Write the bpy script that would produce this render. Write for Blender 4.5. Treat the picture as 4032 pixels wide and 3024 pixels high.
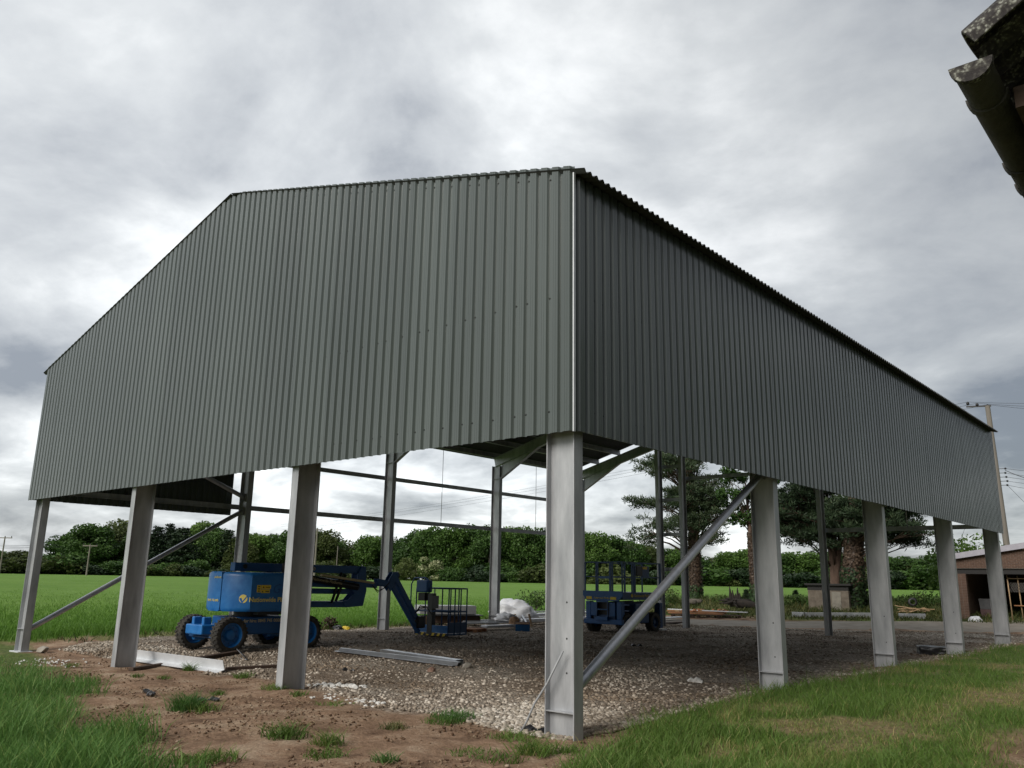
import bpy, bmesh, math, random
import numpy as np
from mathutils import Vector, Matrix, noise as mnoise

scene = bpy.context.scene
for o in list(bpy.data.objects):
    bpy.data.objects.remove(o, do_unlink=True)
COL = scene.collection
R = math.radians

# ------------------------------------------------------------------ camera
CAM = np.array([6.2507, -8.3342, 1.8527])
FPX, YAW, PITCH, ROLL = 3253.94, 0.7200, 0.2338, 0.0178      # focal length in photo pixels (4032 wide)
_f = np.array([-math.sin(YAW)*math.cos(PITCH), math.cos(YAW)*math.cos(PITCH), math.sin(PITCH)])
_r0 = np.array([math.cos(YAW), math.sin(YAW), 0.0]); _u0 = np.cross(_r0, _f)
_r = math.cos(ROLL)*_r0 + math.sin(ROLL)*_u0
_u = -math.sin(ROLL)*_r0 + math.cos(ROLL)*_u0
cd = bpy.data.cameras.new('camera'); cam = bpy.data.objects.new('camera', cd); COL.objects.link(cam)
cam.matrix_world = Matrix(((_r[0], _u[0], -_f[0], CAM[0]), (_r[1], _u[1], -_f[1], CAM[1]),
                           (_r[2], _u[2], -_f[2], CAM[2]), (0, 0, 0, 1)))
cd.sensor_width = 36.0; cd.lens = FPX/4032*36.0; cd.clip_start = 0.05; cd.clip_end = 3000
scene.camera = cam
scene.render.resolution_x = 1024; scene.render.resolution_y = 768
def ray(u, v): return _f + _r*(u-2016)/FPX - _u*(v-1512)/FPX
def on_x(u, v, x): d = ray(u, v); return CAM + d*(x-CAM[0])/d[0]
def on_y(u, v, y): d = ray(u, v); return CAM + d*(y-CAM[1])/d[1]
def at_dist(u, v, D): d = ray(u, v); return CAM + d*D/math.hypot(d[0], d[1])

# ------------------------------------------------------------------ world, sun, exposure
SUN_EL, SUN_AZ = R(33), math.atan2(.02, -1.0)            # veiled sun on the open side behind the camera
BRIGHT = ray(1650, 1760)                                     # thin cloud low over the wood
world = bpy.data.worlds.new('World'); scene.world = world; world.use_nodes = True
nt = world.node_tree; nt.nodes.clear()
N = nt.nodes.new; Lk = nt.links.new
def vmath(op, *ins):
    n = N('ShaderNodeVectorMath'); n.operation = op
    for i, s in enumerate(ins):
        if hasattr(s, 'is_output'): Lk(s, n.inputs[i])
        else: n.inputs[i].default_value = s
    return n
def smath(op, *ins, clamp=False):
    n = N('ShaderNodeMath'); n.operation = op; n.use_clamp = clamp
    for i, s in enumerate(ins):
        if hasattr(s, 'is_output'): Lk(s, n.inputs[i])
        else: n.inputs[i].default_value = s
    return n.outputs[0]
tc = N('ShaderNodeTexCoord'); nrm = vmath('NORMALIZE', tc.outputs['Generated']).outputs[0]
sep = N('ShaderNodeSeparateXYZ'); Lk(nrm, sep.inputs[0])
zz = smath('ADD', smath('MAXIMUM', sep.outputs[2], 0.0), 0.26)
cmb = N('ShaderNodeCombineXYZ')
Lk(smath('DIVIDE', sep.outputs[0], zz), cmb.inputs[0]); Lk(smath('DIVIDE', sep.outputs[1], zz), cmb.inputs[1]); cmb.inputs[2].default_value = 3.7
def wnoise(scale, detail, rough, dist, off):
    mp = N('ShaderNodeMapping'); mp.inputs['Location'].default_value = off; mp.inputs['Rotation'].default_value = (0, 0, R(-25))
    mp.inputs['Scale'].default_value = (1.0, 1.1, 1.0)
    Lk(cmb.outputs[0], mp.inputs[0])
    n = N('ShaderNodeTexNoise'); n.inputs['Scale'].default_value = scale; n.inputs['Detail'].default_value = detail
    n.inputs['Roughness'].default_value = rough; n.inputs['Distortion'].default_value = dist
    Lk(mp.outputs[0], n.inputs['Vector']); return n.outputs['Fac']
n1 = wnoise(0.55, 3, 0.5, 0.3, (2.1, 0.4, 0)); n2 = wnoise(2.1, 8, 0.54, 0.25, (7.3, 1.2, 0)); n3 = wnoise(7.0, 6, 0.6, 0.2, (1.0, 5.0, 0))
dens = smath('ADD', smath('ADD', smath('MULTIPLY', n1, 0.40), smath('MULTIPLY', n2, 0.50)), smath('MULTIPLY', n3, 0.10))
cr = N('ShaderNodeValToRGB'); Lk(dens, cr.inputs[0])
els = cr.color_ramp.elements; els[0].position = 0.38; els[0].color = (0.205, 0.222, 0.248, 1); els[1].position = 0.64; els[1].color = (0.66, 0.668, 0.665, 1)
for p, c in ((0.44, (0.325, 0.34, 0.356, 1)), (0.52, (0.425, 0.439, 0.446, 1))):
    e = els.new(p); e.color = c
# bright cloud patch low over the wood, and paler cloud along the horizon
sdv = Vector(BRIGHT).normalized()
dt = vmath('DOT_PRODUCT', nrm, tuple(sdv)).outputs['Value']
glow = smath('POWER', smath('MAXIMUM', dt, 0.0), 14.0)
glow = smath('MULTIPLY', glow, smath('MULTIPLY', smath('MAXIMUM', smath('SUBTRACT', dens, 0.40), 0.0), 5.5))
low = smath('POWER', smath('SUBTRACT', 1.0, smath('MAXIMUM', sep.outputs[2], 0.0)), 13.0)
low = smath('MULTIPLY', low, smath('MULTIPLY', smath('MAXIMUM', smath('SUBTRACT', n2, 0.42), 0.0), 6.5))
over = smath('MULTIPLY_ADD', smath('MAXIMUM', sep.outputs[2], 0.0), 0.75, 0.80)      # overcast skies brighten towards the zenith
bank = smath('MULTIPLY_ADD', sep.outputs[0], -0.54, 0.80)      # thicker cloud to the right, as the picture darkens that way
bri = smath('ADD', smath('ADD', smath('MULTIPLY', over, bank), glow), low)
mul = N('ShaderNodeMix'); mul.data_type = 'RGBA'; mul.blend_type = 'MULTIPLY'; mul.inputs['Factor'].default_value = 1.0
Lk(cr.outputs[0], mul.inputs['A']); cmb2 = N('ShaderNodeCombineColor')
for i in range(3): Lk(bri, cmb2.inputs[i])
Lk(cmb2.outputs[0], mul.inputs['B'])
bgc = N('ShaderNodeBackground'); Lk(mul.outputs['Result'], bgc.inputs[0]); bgc.inputs[1].default_value = 0.61
sky = N('ShaderNodeTexSky'); sky.sky_type = 'NISHITA'; sky.sun_disc = False; sky.sun_elevation = SUN_EL; sky.sun_rotation = SUN_AZ
bgs = N('ShaderNodeBackground'); Lk(sky.outputs[0], bgs.inputs[0]); bgs.inputs[1].default_value = 0.1
mx = N('ShaderNodeMixShader'); mx.inputs[0].default_value = 0.93; Lk(bgs.outputs[0], mx.inputs[1]); Lk(bgc.outputs[0], mx.inputs[2])
wo = N('ShaderNodeOutputWorld'); Lk(mx.outputs[0], wo.inputs[0])
sl = bpy.data.lights.new('sun', 'SUN'); sl.energy = 1.5; sl.angle = R(30); sl.color = (1.0, 0.95, 0.88)
so = bpy.data.objects.new('sun', sl); COL.objects.link(so)
sv = Vector((math.sin(SUN_AZ)*math.cos(SUN_EL), math.cos(SUN_AZ)*math.cos(SUN_EL), math.sin(SUN_EL)))
so.rotation_euler = sv.to_track_quat('Z', 'Y').to_euler()
vs = scene.view_settings; vs.view_transform = 'Standard'; vs.look = 'None'; vs.exposure = 1.06; vs.gamma = 1.0
vs.use_curve_mapping = False
scene.render.engine = 'CYCLES'
scene.cycles.max_bounces = 6; scene.cycles.transparent_max_bounces = 4

# ------------------------------------------------------------------ helpers
rng = np.random.default_rng(11); random.seed(5)
_lat = np.random.default_rng(3).random((257, 257))
def vnoise(x, y, s=1.0, seed=0):
    x = np.asarray(x, float)/s + seed*17.31 + 1000; y = np.asarray(y, float)/s + seed*9.17 + 1000
    xi = np.floor(x).astype(int); yi = np.floor(y).astype(int); fx = x-xi; fy = y-yi
    fx = fx*fx*(3-2*fx); fy = fy*fy*(3-2*fy); xi %= 256; yi %= 256
    a = _lat[xi, yi]; b = _lat[xi+1, yi]; c = _lat[xi, yi+1]; d = _lat[xi+1, yi+1]
    return (a*(1-fx)+b*fx)*(1-fy)+(c*(1-fx)+d*fx)*fy
def fbm(x, y, s, seed=0, n=4):
    t = 0; a = 1; w = 0
    for i in range(n): t = t+a*vnoise(x, y, s/2**i, seed+i*3); w += a; a *= .55
    return t/w
def sstep(a, b, x):
    t = np.clip((np.asarray(x, float)-a)/(b-a), 0, 1); return t*t*(3-2*t)
def HB(x, y):                                    # terrain without the fine bumps
    x = np.asarray(x, float); y = np.asarray(y, float)
    e = np.hypot(np.maximum(-20-x, 0), np.maximum(y-31, 0))
    return 1.6*(1-np.exp(-e/26)) + .12*sstep(-1, .5, x)*sstep(1, 6, y)*(1-sstep(25, 30, y)) \
        - .14*(1-sstep(-17, -6, x))*(1-sstep(1, 5, y))*sstep(-22, -19.5, x) \
        + .22*np.exp(-((x+16.6)/1.6)**2-((y-1.9)/.8)**2)
def H(x, y):
    return HB(x, y) + (fbm(x, y, 2.2, 5, 3)-.5)*.10
def ground_at(u, v):
    d = ray(u, v); t = 3.0
    while t < 700:
        p = CAM+d*t
        if p[2] < HB(p[0], p[1]): return Vector((p[0], p[1], float(H(p[0], p[1]))))
        t += .04 if t < 60 else .3
    return Vector(CAM+d*t)

def tag(o, label=None, cat=None, group=None, kind=None):
    if label: o['label'] = label
    if cat: o['category'] = cat
    if group: o['group'] = group
    if kind: o['kind'] = kind
    return o
def empty(name, loc=(0, 0, 0), rz=0.0, label=None, cat=None, group=None):
    o = bpy.data.objects.new(name, None); COL.objects.link(o); o.location = loc; o.rotation_euler = (0, 0, rz)
    o.empty_display_size = .2
    return tag(o, label, cat, group)
def fastmesh(name, V, F, smooth=False):
    V = np.asarray(V, np.float32); F = np.asarray(F, np.int32); k = F.shape[1]
    me = bpy.data.meshes.new(name); me.vertices.add(len(V)); me.vertices.foreach_set('co', V.ravel())
    me.loops.add(F.size); me.loops.foreach_set('vertex_index', F.ravel())
    me.polygons.add(len(F)); me.polygons.foreach_set('loop_start', np.arange(0, F.size, k, dtype=np.int32))
    me.polygons.foreach_set('loop_total', np.full(len(F), k, np.int32))
    if smooth: me.polygons.foreach_set('use_smooth', np.ones(len(F), bool))
    me.update(calc_edges=True); return me
def link(name, me, mat=None, parent=None, loc=None):
    o = bpy.data.objects.new(name, me); COL.objects.link(o)
    if mat is not None and len(me.materials) == 0: me.materials.append(mat)
    if parent is not None: o.parent = parent
    if loc is not None: o.location = loc
    return o
class MB:
    def __init__(s): s.v = []; s.f = []
    def add(s, vs, fs):
        b = len(s.v); s.v += [tuple(map(float, p)) for p in vs]; s.f += [tuple(i+b for i in f) for f in fs]; return s
    def box(s, c, d, rz=0.0, M=None):
        x, y, z = d[0]/2, d[1]/2, d[2]/2
        P = [Vector((a, b, e)) for a in (-x, x) for b in (-y, y) for e in (-z, z)]
        m = M if M is not None else Matrix.Rotation(rz, 3, 'Z')
        return s.add([m @ p + Vector(c) for p in P], [(0, 1, 3, 2), (4, 6, 7, 5), (0, 4, 5, 1), (2, 3, 7, 6), (0, 2, 6, 4), (1, 5, 7, 3)])
    def bx(s, x0, x1, y0, y1, z0, z1): return s.box(((x0+x1)/2, (y0+y1)/2, (z0+z1)/2), (abs(x1-x0), abs(y1-y0), abs(z1-z0)))
    def bar(s, a, b, w, h, up=(0, 0, 1)):        # square bar from a to b
        a = Vector(a); b = Vector(b); d = (b-a); L = d.length; d.normalize()
        upv = Vector(up); 
        if abs(d.dot(upv)) > .98: upv = Vector((1, 0, 0))
        sx = d.cross(upv).normalized(); sz = sx.cross(d).normalized()
        M = Matrix((sx, d, sz)).transposed()
        return s.box((a+b)/2, (w, L, h), M=M)
    def tube(s, pts, r, n=8, caps=True):
        pts = [Vector(p) for p in pts]; rr = r if hasattr(r, '__len__') else [r]*len(pts)
        rings = []; prev = None
        for i, p in enumerate(pts):
            d = (pts[min(i+1, len(pts)-1)]-pts[max(i-1, 0)]).normalized()
            if prev is None: a = d.orthogonal().normalized()
            else: a = (prev-d*prev.dot(d)); a = a.normalized() if a.length > 1e-6 else d.orthogonal().normalized()
            prev = a; b = d.cross(a)
            rings.append([p+(a*math.cos(2*math.pi*k/n)+b*math.sin(2*math.pi*k/n))*rr[i] for k in range(n)])
        vs = [q for rg in rings for q in rg]; fs = []
        for i in range(len(pts)-1):
            for k in range(n): fs.append((i*n+k, i*n+(k+1) % n, (i+1)*n+(k+1) % n, (i+1)*n+k))
        if caps: fs.append(tuple(reversed(range(n)))); fs.append(tuple(range((len(pts)-1)*n, len(pts)*n)))
        return s.add(vs, fs)
    def extrude(s, prof, a, b, sx, sz, cap=True):   # prof: 2-D points in (sx, sz) swept from a to b
        a = Vector(a); b = Vector(b); sx = Vector(sx); sz = Vector(sz); n = len(prof)
        vs = [a+sx*p+sz*q for p, q in prof]+[b+sx*p+sz*q for p, q in prof]
        fs = [(i, (i+1) % n, n+(i+1) % n, n+i) for i in range(n)]
        if cap: fs += [tuple(reversed(range(n))), tuple(range(n, 2*n))]
        return s.add(vs, fs)
    def open_extrude(s, prof, a, b, sx, sz):
        a = Vector(a); b = Vector(b); sx = Vector(sx); sz = Vector(sz); n = len(prof)
        vs = [a+sx*p+sz*q for p, q in prof]+[b+sx*p+sz*q for p, q in prof]
        return s.add(vs, [(i, i+1, n+i+1, n+i) for i in range(n-1)])
    def lathe(s, c, axis, prof, n=24):            # prof: (distance along axis, radius)
        c = Vector(c); ax = Vector(axis).normalized(); a = ax.orthogonal().normalized(); b = ax.cross(a); m = len(prof); vs = []
        for h, r in prof:
            for k in range(n): vs.append(c+ax*h+(a*math.cos(2*math.pi*k/n)+b*math.sin(2*math.pi*k/n))*r)
        fs = [(i*n+k, i*n+(k+1) % n, (i+1)*n+(k+1) % n, (i+1)*n+k) for i in range(m-1) for k in range(n)]
        return s.add(vs, fs)
    def build(s, name, mat, parent=None, smooth=False, bevel=0.0, seg=2, angle=None):
        me = bpy.data.meshes.new(name); me.from_pydata(s.v, [], s.f); me.update()
        bm = bmesh.new(); bm.from_mesh(me); bmesh.ops.recalc_face_normals(bm, faces=bm.faces); bm.to_mesh(me); bm.free()
        if smooth: me.polygons.foreach_set('use_smooth', np.ones(len(me.polygons), bool))
        o = link(name, me, mat, parent)
        if bevel:
            md = o.modifiers.new('bevel', 'BEVEL'); md.width = bevel; md.segments = seg; md.limit_method = 'ANGLE'; md.angle_limit = R(40)
        if smooth and angle:
            try: me.set_sharp_from_angle(angle=R(angle))
            except Exception: pass
        return o
def isect(depth, width, tf, tw):
    d, w, t = depth/2, width/2, tw/2
    return [(-w, -d), (w, -d), (w, -d+tf), (t, -d+tf), (t, d-tf), (w, d-tf), (w, d), (-w, d), (-w, d-tf), (-t, d-tf), (-t, -d+tf), (-w, -d+tf)]
def copy_tree(o, parent=None):
    c = o.copy(); COL.objects.link(c)
    if parent is not None: c.parent = parent
    for ch in list(o.children): copy_tree(ch, c)
    return c
def text_part(txt, size, mat, parent, origin, xdir, ydir, name='lettering', align='LEFT', depth=.002, bold=0.0, shear=0.0):
    cu = bpy.data.curves.new('t', 'FONT'); cu.body = txt; cu.size = size; cu.align_x = align; cu.extrude = depth; cu.offset = bold; cu.shear = shear
    cu.resolution_u = 2
    ob = bpy.data.objects.new('t', cu); COL.objects.link(ob)
    dg = bpy.context.evaluated_depsgraph_get(); me = bpy.data.meshes.new_from_object(ob.evaluated_get(dg))
    bpy.data.objects.remove(ob, do_unlink=True); bpy.data.curves.remove(cu)
    X = Vector(xdir).normalized(); Y = Vector(ydir).normalized(); Z = X.cross(Y)
    M = Matrix.Translation(Vector(origin)) @ Matrix((X, Y, Z)).transposed().to_4x4()
    me.transform(M); return link(name, me, mat, parent)

# ------------------------------------------------------------------ materials
def mat(name, base, rough=.6, metal=0.0, var=None, vscale=6.0, bump=0.0, bscale=60.0, spec=.5, stretch=(1, 1, 1), detail=6, coords='Object', rvar=0.0):
    m = bpy.data.materials.new(name); m.use_nodes = True; t = m.node_tree; b = t.nodes['Principled BSDF']
    b.inputs['Base Color'].default_value = (*base, 1); b.inputs['Roughness'].default_value = rough; b.inputs['Metallic'].default_value = metal
    b.inputs['Specular IOR Level'].default_value = spec
    c = t.nodes.new('ShaderNodeTexCoord'); mp = t.nodes.new('ShaderNodeMapping'); mp.inputs['Scale'].default_value = stretch
    t.links.new(c.outputs[coords], mp.inputs[0])
    if var is not None:
        n = t.nodes.new('ShaderNodeTexNoise'); n.inputs['Scale'].default_value = vscale; n.inputs['Detail'].default_value = detail; n.inputs['Roughness'].default_value = .62
        t.links.new(mp.outputs[0], n.inputs['Vector'])
        r = t.nodes.new('ShaderNodeValToRGB'); r.color_ramp.elements[0].position = .32; r.color_ramp.elements[1].position = .68
        r.color_ramp.elements[0].color = (*base, 1); r.color_ramp.elements[1].color = (*var, 1)
        t.links.new(n.outputs['Fac'], r.inputs[0]); t.links.new(r.outputs[0], b.inputs['Base Color'])
        if rvar:
            mr = t.nodes.new('ShaderNodeMapRange'); mr.inputs['To Min'].default_value = rough-rvar; mr.inputs['To Max'].default_value = rough+rvar
            t.links.new(n.outputs['Fac'], mr.inputs[0]); t.links.new(mr.outputs[0], b.inputs['Roughness'])
    if bump:
        n2 = t.nodes.new('ShaderNodeTexNoise'); n2.inputs['Scale'].default_value = bscale; n2.inputs['Detail'].default_value = 4
        t.links.new(mp.outputs[0], n2.inputs['Vector'])
        bp = t.nodes.new('ShaderNodeBump'); bp.inputs['Strength'].default_value = bump; bp.inputs['Distance'].default_value = .02
        t.links.new(n2.outputs['Fac'], bp.inputs['Height']); t.links.new(bp.outputs[0], b.inputs['Normal'])
    return m
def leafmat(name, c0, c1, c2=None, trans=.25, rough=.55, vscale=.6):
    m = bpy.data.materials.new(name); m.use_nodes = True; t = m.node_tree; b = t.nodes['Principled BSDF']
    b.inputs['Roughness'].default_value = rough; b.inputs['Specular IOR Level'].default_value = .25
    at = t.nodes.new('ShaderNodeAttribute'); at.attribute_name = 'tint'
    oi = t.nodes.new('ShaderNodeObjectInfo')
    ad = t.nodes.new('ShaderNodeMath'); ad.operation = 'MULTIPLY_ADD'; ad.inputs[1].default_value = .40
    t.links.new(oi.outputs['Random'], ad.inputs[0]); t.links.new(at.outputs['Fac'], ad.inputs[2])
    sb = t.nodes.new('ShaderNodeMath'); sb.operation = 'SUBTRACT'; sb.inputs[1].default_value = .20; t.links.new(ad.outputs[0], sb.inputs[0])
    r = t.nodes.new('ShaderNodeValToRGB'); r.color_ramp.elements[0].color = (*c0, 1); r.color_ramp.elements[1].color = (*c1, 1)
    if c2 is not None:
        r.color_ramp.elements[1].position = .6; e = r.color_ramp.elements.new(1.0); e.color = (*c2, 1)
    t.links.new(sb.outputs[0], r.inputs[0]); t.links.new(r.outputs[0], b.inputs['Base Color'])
    tr = t.nodes.new('ShaderNodeBsdfTranslucent'); t.links.new(r.outputs[0], tr.inputs[0])
    mxn = t.nodes.new('ShaderNodeMixShader'); mxn.inputs[0].default_value = trans
    out = t.nodes['Material Output']; t.links.new(b.outputs[0], mxn.inputs[1]); t.links.new(tr.outputs[0], mxn.inputs[2]); t.links.new(mxn.outputs[0], out.inputs[0])
    return m
def set_tint(me, vals):
    a = me.attributes.new('tint', 'FLOAT', 'POINT'); a.data.foreach_set('value', np.asarray(vals, np.float32))
M_ = {}
M_['galv'] = mat('galvanised_steel', (.30, .31, .325), .48, .45, (.50, .51, .525), 4.5, .05, 90, stretch=(1, 1, .22), detail=10, rvar=.12)
M_['galv_new'] = mat('bright_galvanised_sheet', (.55, .57, .60), .3, .85, (.68, .70, .73), 6, 0, rvar=.06)
M_['galv_white'] = mat('white_zinc_angle', (.56, .58, .60), .5, .25, (.66, .68, .70), 5)
M_['tube'] = mat('galvanised_tube', (.40, .41, .44), .36, .65, (.50, .51, .54), 14, .04, 60, rvar=.06)
M_['sheet'] = mat('green_coated_steel_sheet', (.064, .078, .072), .30, 0, (.074, .089, .082), 2.0, 0, 240, spec=.5, stretch=(1, 1, .12), rvar=.03)
M_['sheet'].node_tree.nodes['Principled BSDF'].inputs['Coat Weight'].default_value = .6
M_['sheet'].node_tree.nodes['Principled BSDF'].inputs['Coat Roughness'].default_value = .14
_t = M_['sheet'].node_tree; _b = _t.nodes['Principled BSDF']; _c = _b.inputs['Base Color'].links[0].from_socket      # sheets differ a little in tone
_o = _t.nodes.new('ShaderNodeObjectInfo'); _m = _t.nodes.new('ShaderNodeMapRange'); _m.inputs['To Min'].default_value = .90; _m.inputs['To Max'].default_value = 1.10; _t.links.new(_o.outputs['Random'], _m.inputs[0])
_h = _t.nodes.new('ShaderNodeHueSaturation'); _t.links.new(_m.outputs[0], _h.inputs['Value']); _t.links.new(_c, _h.inputs['Color']); _t.links.new(_h.outputs[0], _b.inputs['Base Color'])
M_['fibre'] = mat('dark_grey_fibre_cement', (.055, .058, .060), .8, 0, (.075, .078, .08), 5, .08, 80)
M_['screw'] = mat('dark_screw', (.012, .013, .013), .5)
M_['blue'] = mat('blue_machine_paint', (.008, .115, .36), .38, 0, (.022, .165, .44), 7, .01, 40, detail=9, rvar=.1)
M_['blue_d'] = mat('worn_blue_paint', (.008, .080, .25), .45, 0, (.014, .10, .30), 5, .03, 60, rvar=.1)
M_['navy'] = mat('dull_navy_paint', (.010, .050, .145), .48, 0, (.016, .068, .18), 5, .03, 60, rvar=.1)
M_['rubber'] = mat('tyre_rubber', (.016, .016, .016), .85, 0, (.055, .048, .038), 9, .3, 60)
M_['black'] = mat('black_plastic', (.012, .012, .013), .5)
M_['hyd'] = mat('hydraulic_black', (.010, .011, .013), .35)
M_['chrome'] = mat('steel_rod', (.5, .5, .5), .25, .9)
M_['yellow'] = mat('yellow_sticker', (.72, .52, .03), .5)
M_['letter'] = mat('cream_lettering', (.62, .52, .30), .6)
M_['lettery'] = mat('yellow_lettering', (.75, .62, .16), .6)
M_['white'] = mat('white_plastic', (.62, .63, .66), .4, 0, (.72, .73, .75), 4, .15, 9)
M_['grey'] = mat('grey_composite_panel', (.33, .34, .35), .55, 0, (.40, .41, .42), 3)
M_['timber'] = mat('pale_sawn_timber', (.36, .24, .13), .8, 0, (.46, .32, .19), 8, .15, 30, stretch=(.15, 1, 1))
M_['timber_o'] = mat('orange_pallet_timber', (.27, .12, .05), .8, 0, (.36, .17, .08), 8, .15, 30, stretch=(.2, 1, 1))
M_['timber_d'] = mat('dark_wet_timber', (.045, .028, .02), .8, 0, (.085, .052, .035), 10, .3, 30, stretch=(.15, 1, 1))
M_['card'] = mat('brown_cardboard', (.26, .15, .08), .85, 0, (.31, .19, .11), 5)
M_['boxblue'] = mat('blue_printed_card', (.01, .13, .36), .6)
M_['brick'] = mat('brown_brick', (.075, .045, .034), .9, 0, (.14, .082, .056), 9, .2, 60)
M_['mortar'] = mat('mortar', (.20, .17, .14), .95, 0, (.26, .22, .18), 14, .2, 80)
M_['redbrick'] = mat('orange_clay_brick', (.42, .16, .07), .85, 0, (.52, .25, .13), 12, .2, 60)
M_['concrete'] = mat('weathered_concrete', (.17, .155, .13), .9, 0, (.26, .24, .20), 4, .2, 40)
M_['hutwall'] = mat('mottled_hut_render', (.09, .072, .055), .92, 0, (.19, .16, .125), 3, .25, 25)
M_['darkroof'] = mat('dark_felt_roof', (.025, .024, .023), .9)
M_['palesheet'] = mat('pale_roof_edge', (.30, .29, .33), .7, 0, (.36, .35, .39), 6)
M_['bark'] = mat('pine_bark', (.075, .05, .038), .95, 0, (.14, .09, .065), 12, .6, 14, stretch=(1, 1, .3))
M_['barkgrey'] = mat('grey_bark', (.07, .06, .05), .95, 0, (.12, .105, .085), 10, .5, 14, stretch=(1, 1, .3))
M_['stump'] = mat('charred_root_wood', (.009, .008, .007), .95, 0, (.03, .022, .017), 7, .6, 14)
M_['pole'] = mat('pole_timber', (.15, .135, .115), .9, 0, (.22, .20, .17), 6, .2, 30, stretch=(1, 1, .1))
M_['wire'] = mat('cable', (.05, .05, .055), .6)
M_['rock'] = mat('limestone', (.27, .245, .205), .9, 0, (.42, .39, .34), 6, .3, 40)
M_['chalk'] = mat('white_chalk_rubble', (.55, .54, .51), .95, 0, (.66, .65, .62), 8, .3, 40)
M_['rust'] = mat('rust_red_stone', (.19, .11, .08), .9, 0, (.25, .16, .12), 9, .2, 40)
M_['ply'] = mat('black_polythene', (.010, .010, .011), .35, 0, (.02, .02, .022), 8, .3, 12)
M_['cable_grey'] = mat('grey_conduit', (.30, .31, .32), .5)
M_['net'] = mat('fence_mesh', (.12, .11, .10), .8)
M_['tubgrey'] = mat('dark_grey_tub', (.05, .052, .056), .7, 0, (.09, .09, .095), 5)
M_['redbin'] = mat('dusty_red_tub', (.055, .025, .025), .7, 0, (.09, .055, .055), 5)
M_['leafA'] = leafmat('broadleaf_green', (.018, .042, .010), (.050, .105, .022), (.085, .150, .035))
M_['leafB'] = leafmat('bright_broadleaf', (.030, .065, .012), (.075, .145, .028), (.12, .20, .045))
M_['leafC'] = leafmat('dark_conifer', (.010, .022, .010), (.022, .042, .018), (.035, .060, .025), trans=.08)
M_['leafO'] = leafmat('olive_broadleaf', (.030, .045, .012), (.070, .095, .026), (.11, .14, .045))
M_['elder'] = leafmat('elder_blossom', (.03, .06, .014), (.10, .15, .04), (.42, .43, .26))
M_['pine'] = leafmat('pine_needles', (.014, .028, .013), (.034, .058, .026), (.070, .095, .045), trans=.1)
M_['ivyb'] = leafmat('dead_ivy', (.030, .020, .014), (.075, .050, .034), (.12, .085, .06), trans=.05)
M_['ivyg'] = leafmat('green_ivy', (.010, .020, .008), (.022, .045, .014), (.04, .075, .025), trans=.05)
M_['nettle'] = leafmat('nettle_green', (.025, .055, .012), (.06, .11, .025), (.12, .15, .05))
M_['ramp_grass'] = leafmat('grass_blades', (.07, .125, .024), (.125, .215, .042), (.36, .30, .13), trans=.35)
M_['ramp_tall'] = leafmat('tall_grass_blades', (.052, .12, .028), (.12, .245, .055), (.28, .36, .11), trans=.4)
M_['ramp_crop'] = leafmat('young_cereal_blades', (.055, .125, .018), (.105, .22, .03), (.17, .29, .06), trans=.35)
M_['ramp_dry'] = leafmat('rough_verge_plants', (.035, .055, .014), (.10, .11, .035), (.22, .18, .08), trans=.2)

# ------------------------------------------------------------------ ground
def lines(lo, hi, step, far_lo, far_hi, g=1.12):
    L = list(np.arange(lo, hi+1e-6, step)); s = step; a = L[-1]
    while a < far_hi: s *= g; a += s; L.append(a)
    s = step; a = L[0]; pre = []
    while a > far_lo: s *= g; a -= s; pre.append(a)
    return np.array(pre[::-1]+L)
gx = lines(-24, 6.5, .13, -900, 500); gy = lines(-8.5, 46, .16, -400, 1100)
GX, GY = np.meshgrid(gx, gy, indexing='ij')
rough_edge = (fbm(GX, GY, 1.1, 2, 4)-.5)
def field_mask(x, y, n=0.0):
    left = sstep(-.35, .35, -20.3-.06*np.maximum(y-14, 0)*1.6 - x + n*1.2)
    rear = sstep(-.5, .5, y-(43.8+.52*(x+26))+n*2) if True else 0
    rear_side = np.where(x < -26, 1.0, rear)
    return np.where(y < 34, left*(1-sstep(31, 34, y)*(x > -24)), np.where(x < -23.5-.1*(y-34), np.maximum(left, 0), rear))
def gravel_mask(x, y, n=0.0):
    front = np.interp(x, [-30, -18.5, -17.4, -14, -12.3, -9.5, -6.3, -4.5, -2.3, -.9, .2, 8], [4.0, 3.2, 1.0, .9, 1.2, 1.1, .75, .25, .45, .15, .25, 1.2])
    right = np.interp(y, [-2, 1, 3, 6, 12, 20, 28, 40], [.35, -.1, -.3, -.15, .05, .1, .6, .6])
    back = np.interp(x, [-25, -17, -10.8, -6, -1, 6], [25.5, 26.3, 28.2, 31.2, 32.2, 32.5])
    m = sstep(-.28, .28, y-front+n*1.5)*sstep(-.22, .22, right-x+n*.9)*sstep(-.3, .3, x+19.3+n)*sstep(-.3, .3, back-y+n)
    return m
def turf_mask(x, y, n=0.0):                       # the mown verge on the right and the rough grass in front on the left
    right = np.interp(y, [-8, -2, -.85, .6, 1.8, 4, 6, 12, 20, 28, 31], [2.6, 1.5, .85, .2, -.35, -.35, -.2, 0, .1, .6, 2])
    a = sstep(-.25, .25, x-right+n*1.3)*(1-sstep(30, 31.5, y))
    b = sstep(-.3, .3, (-1.75-.275*(x+10.5))-y+n*2.2)*sstep(.2, -.6, x+1.2+.5*(y+4))
    return np.maximum(a, b)
GRV = gravel_mask(GX, GY, rough_edge); TRF = turf_mask(GX, GY, rough_edge)*(1-GRV); CRP = field_mask(GX, GY, rough_edge)
BARE = np.exp(-((GX-4.9)/1.5)**2-((GY-2.9)/2.3)**2)
DRY = np.clip(sstep(.5, .68, fbm(GX, GY, 1.3, 9, 3)) + .8*np.exp(-((GX-2.3-.06*GY)/.45)**2)*sstep(-.6, 1, GY), 0, 1)
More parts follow.
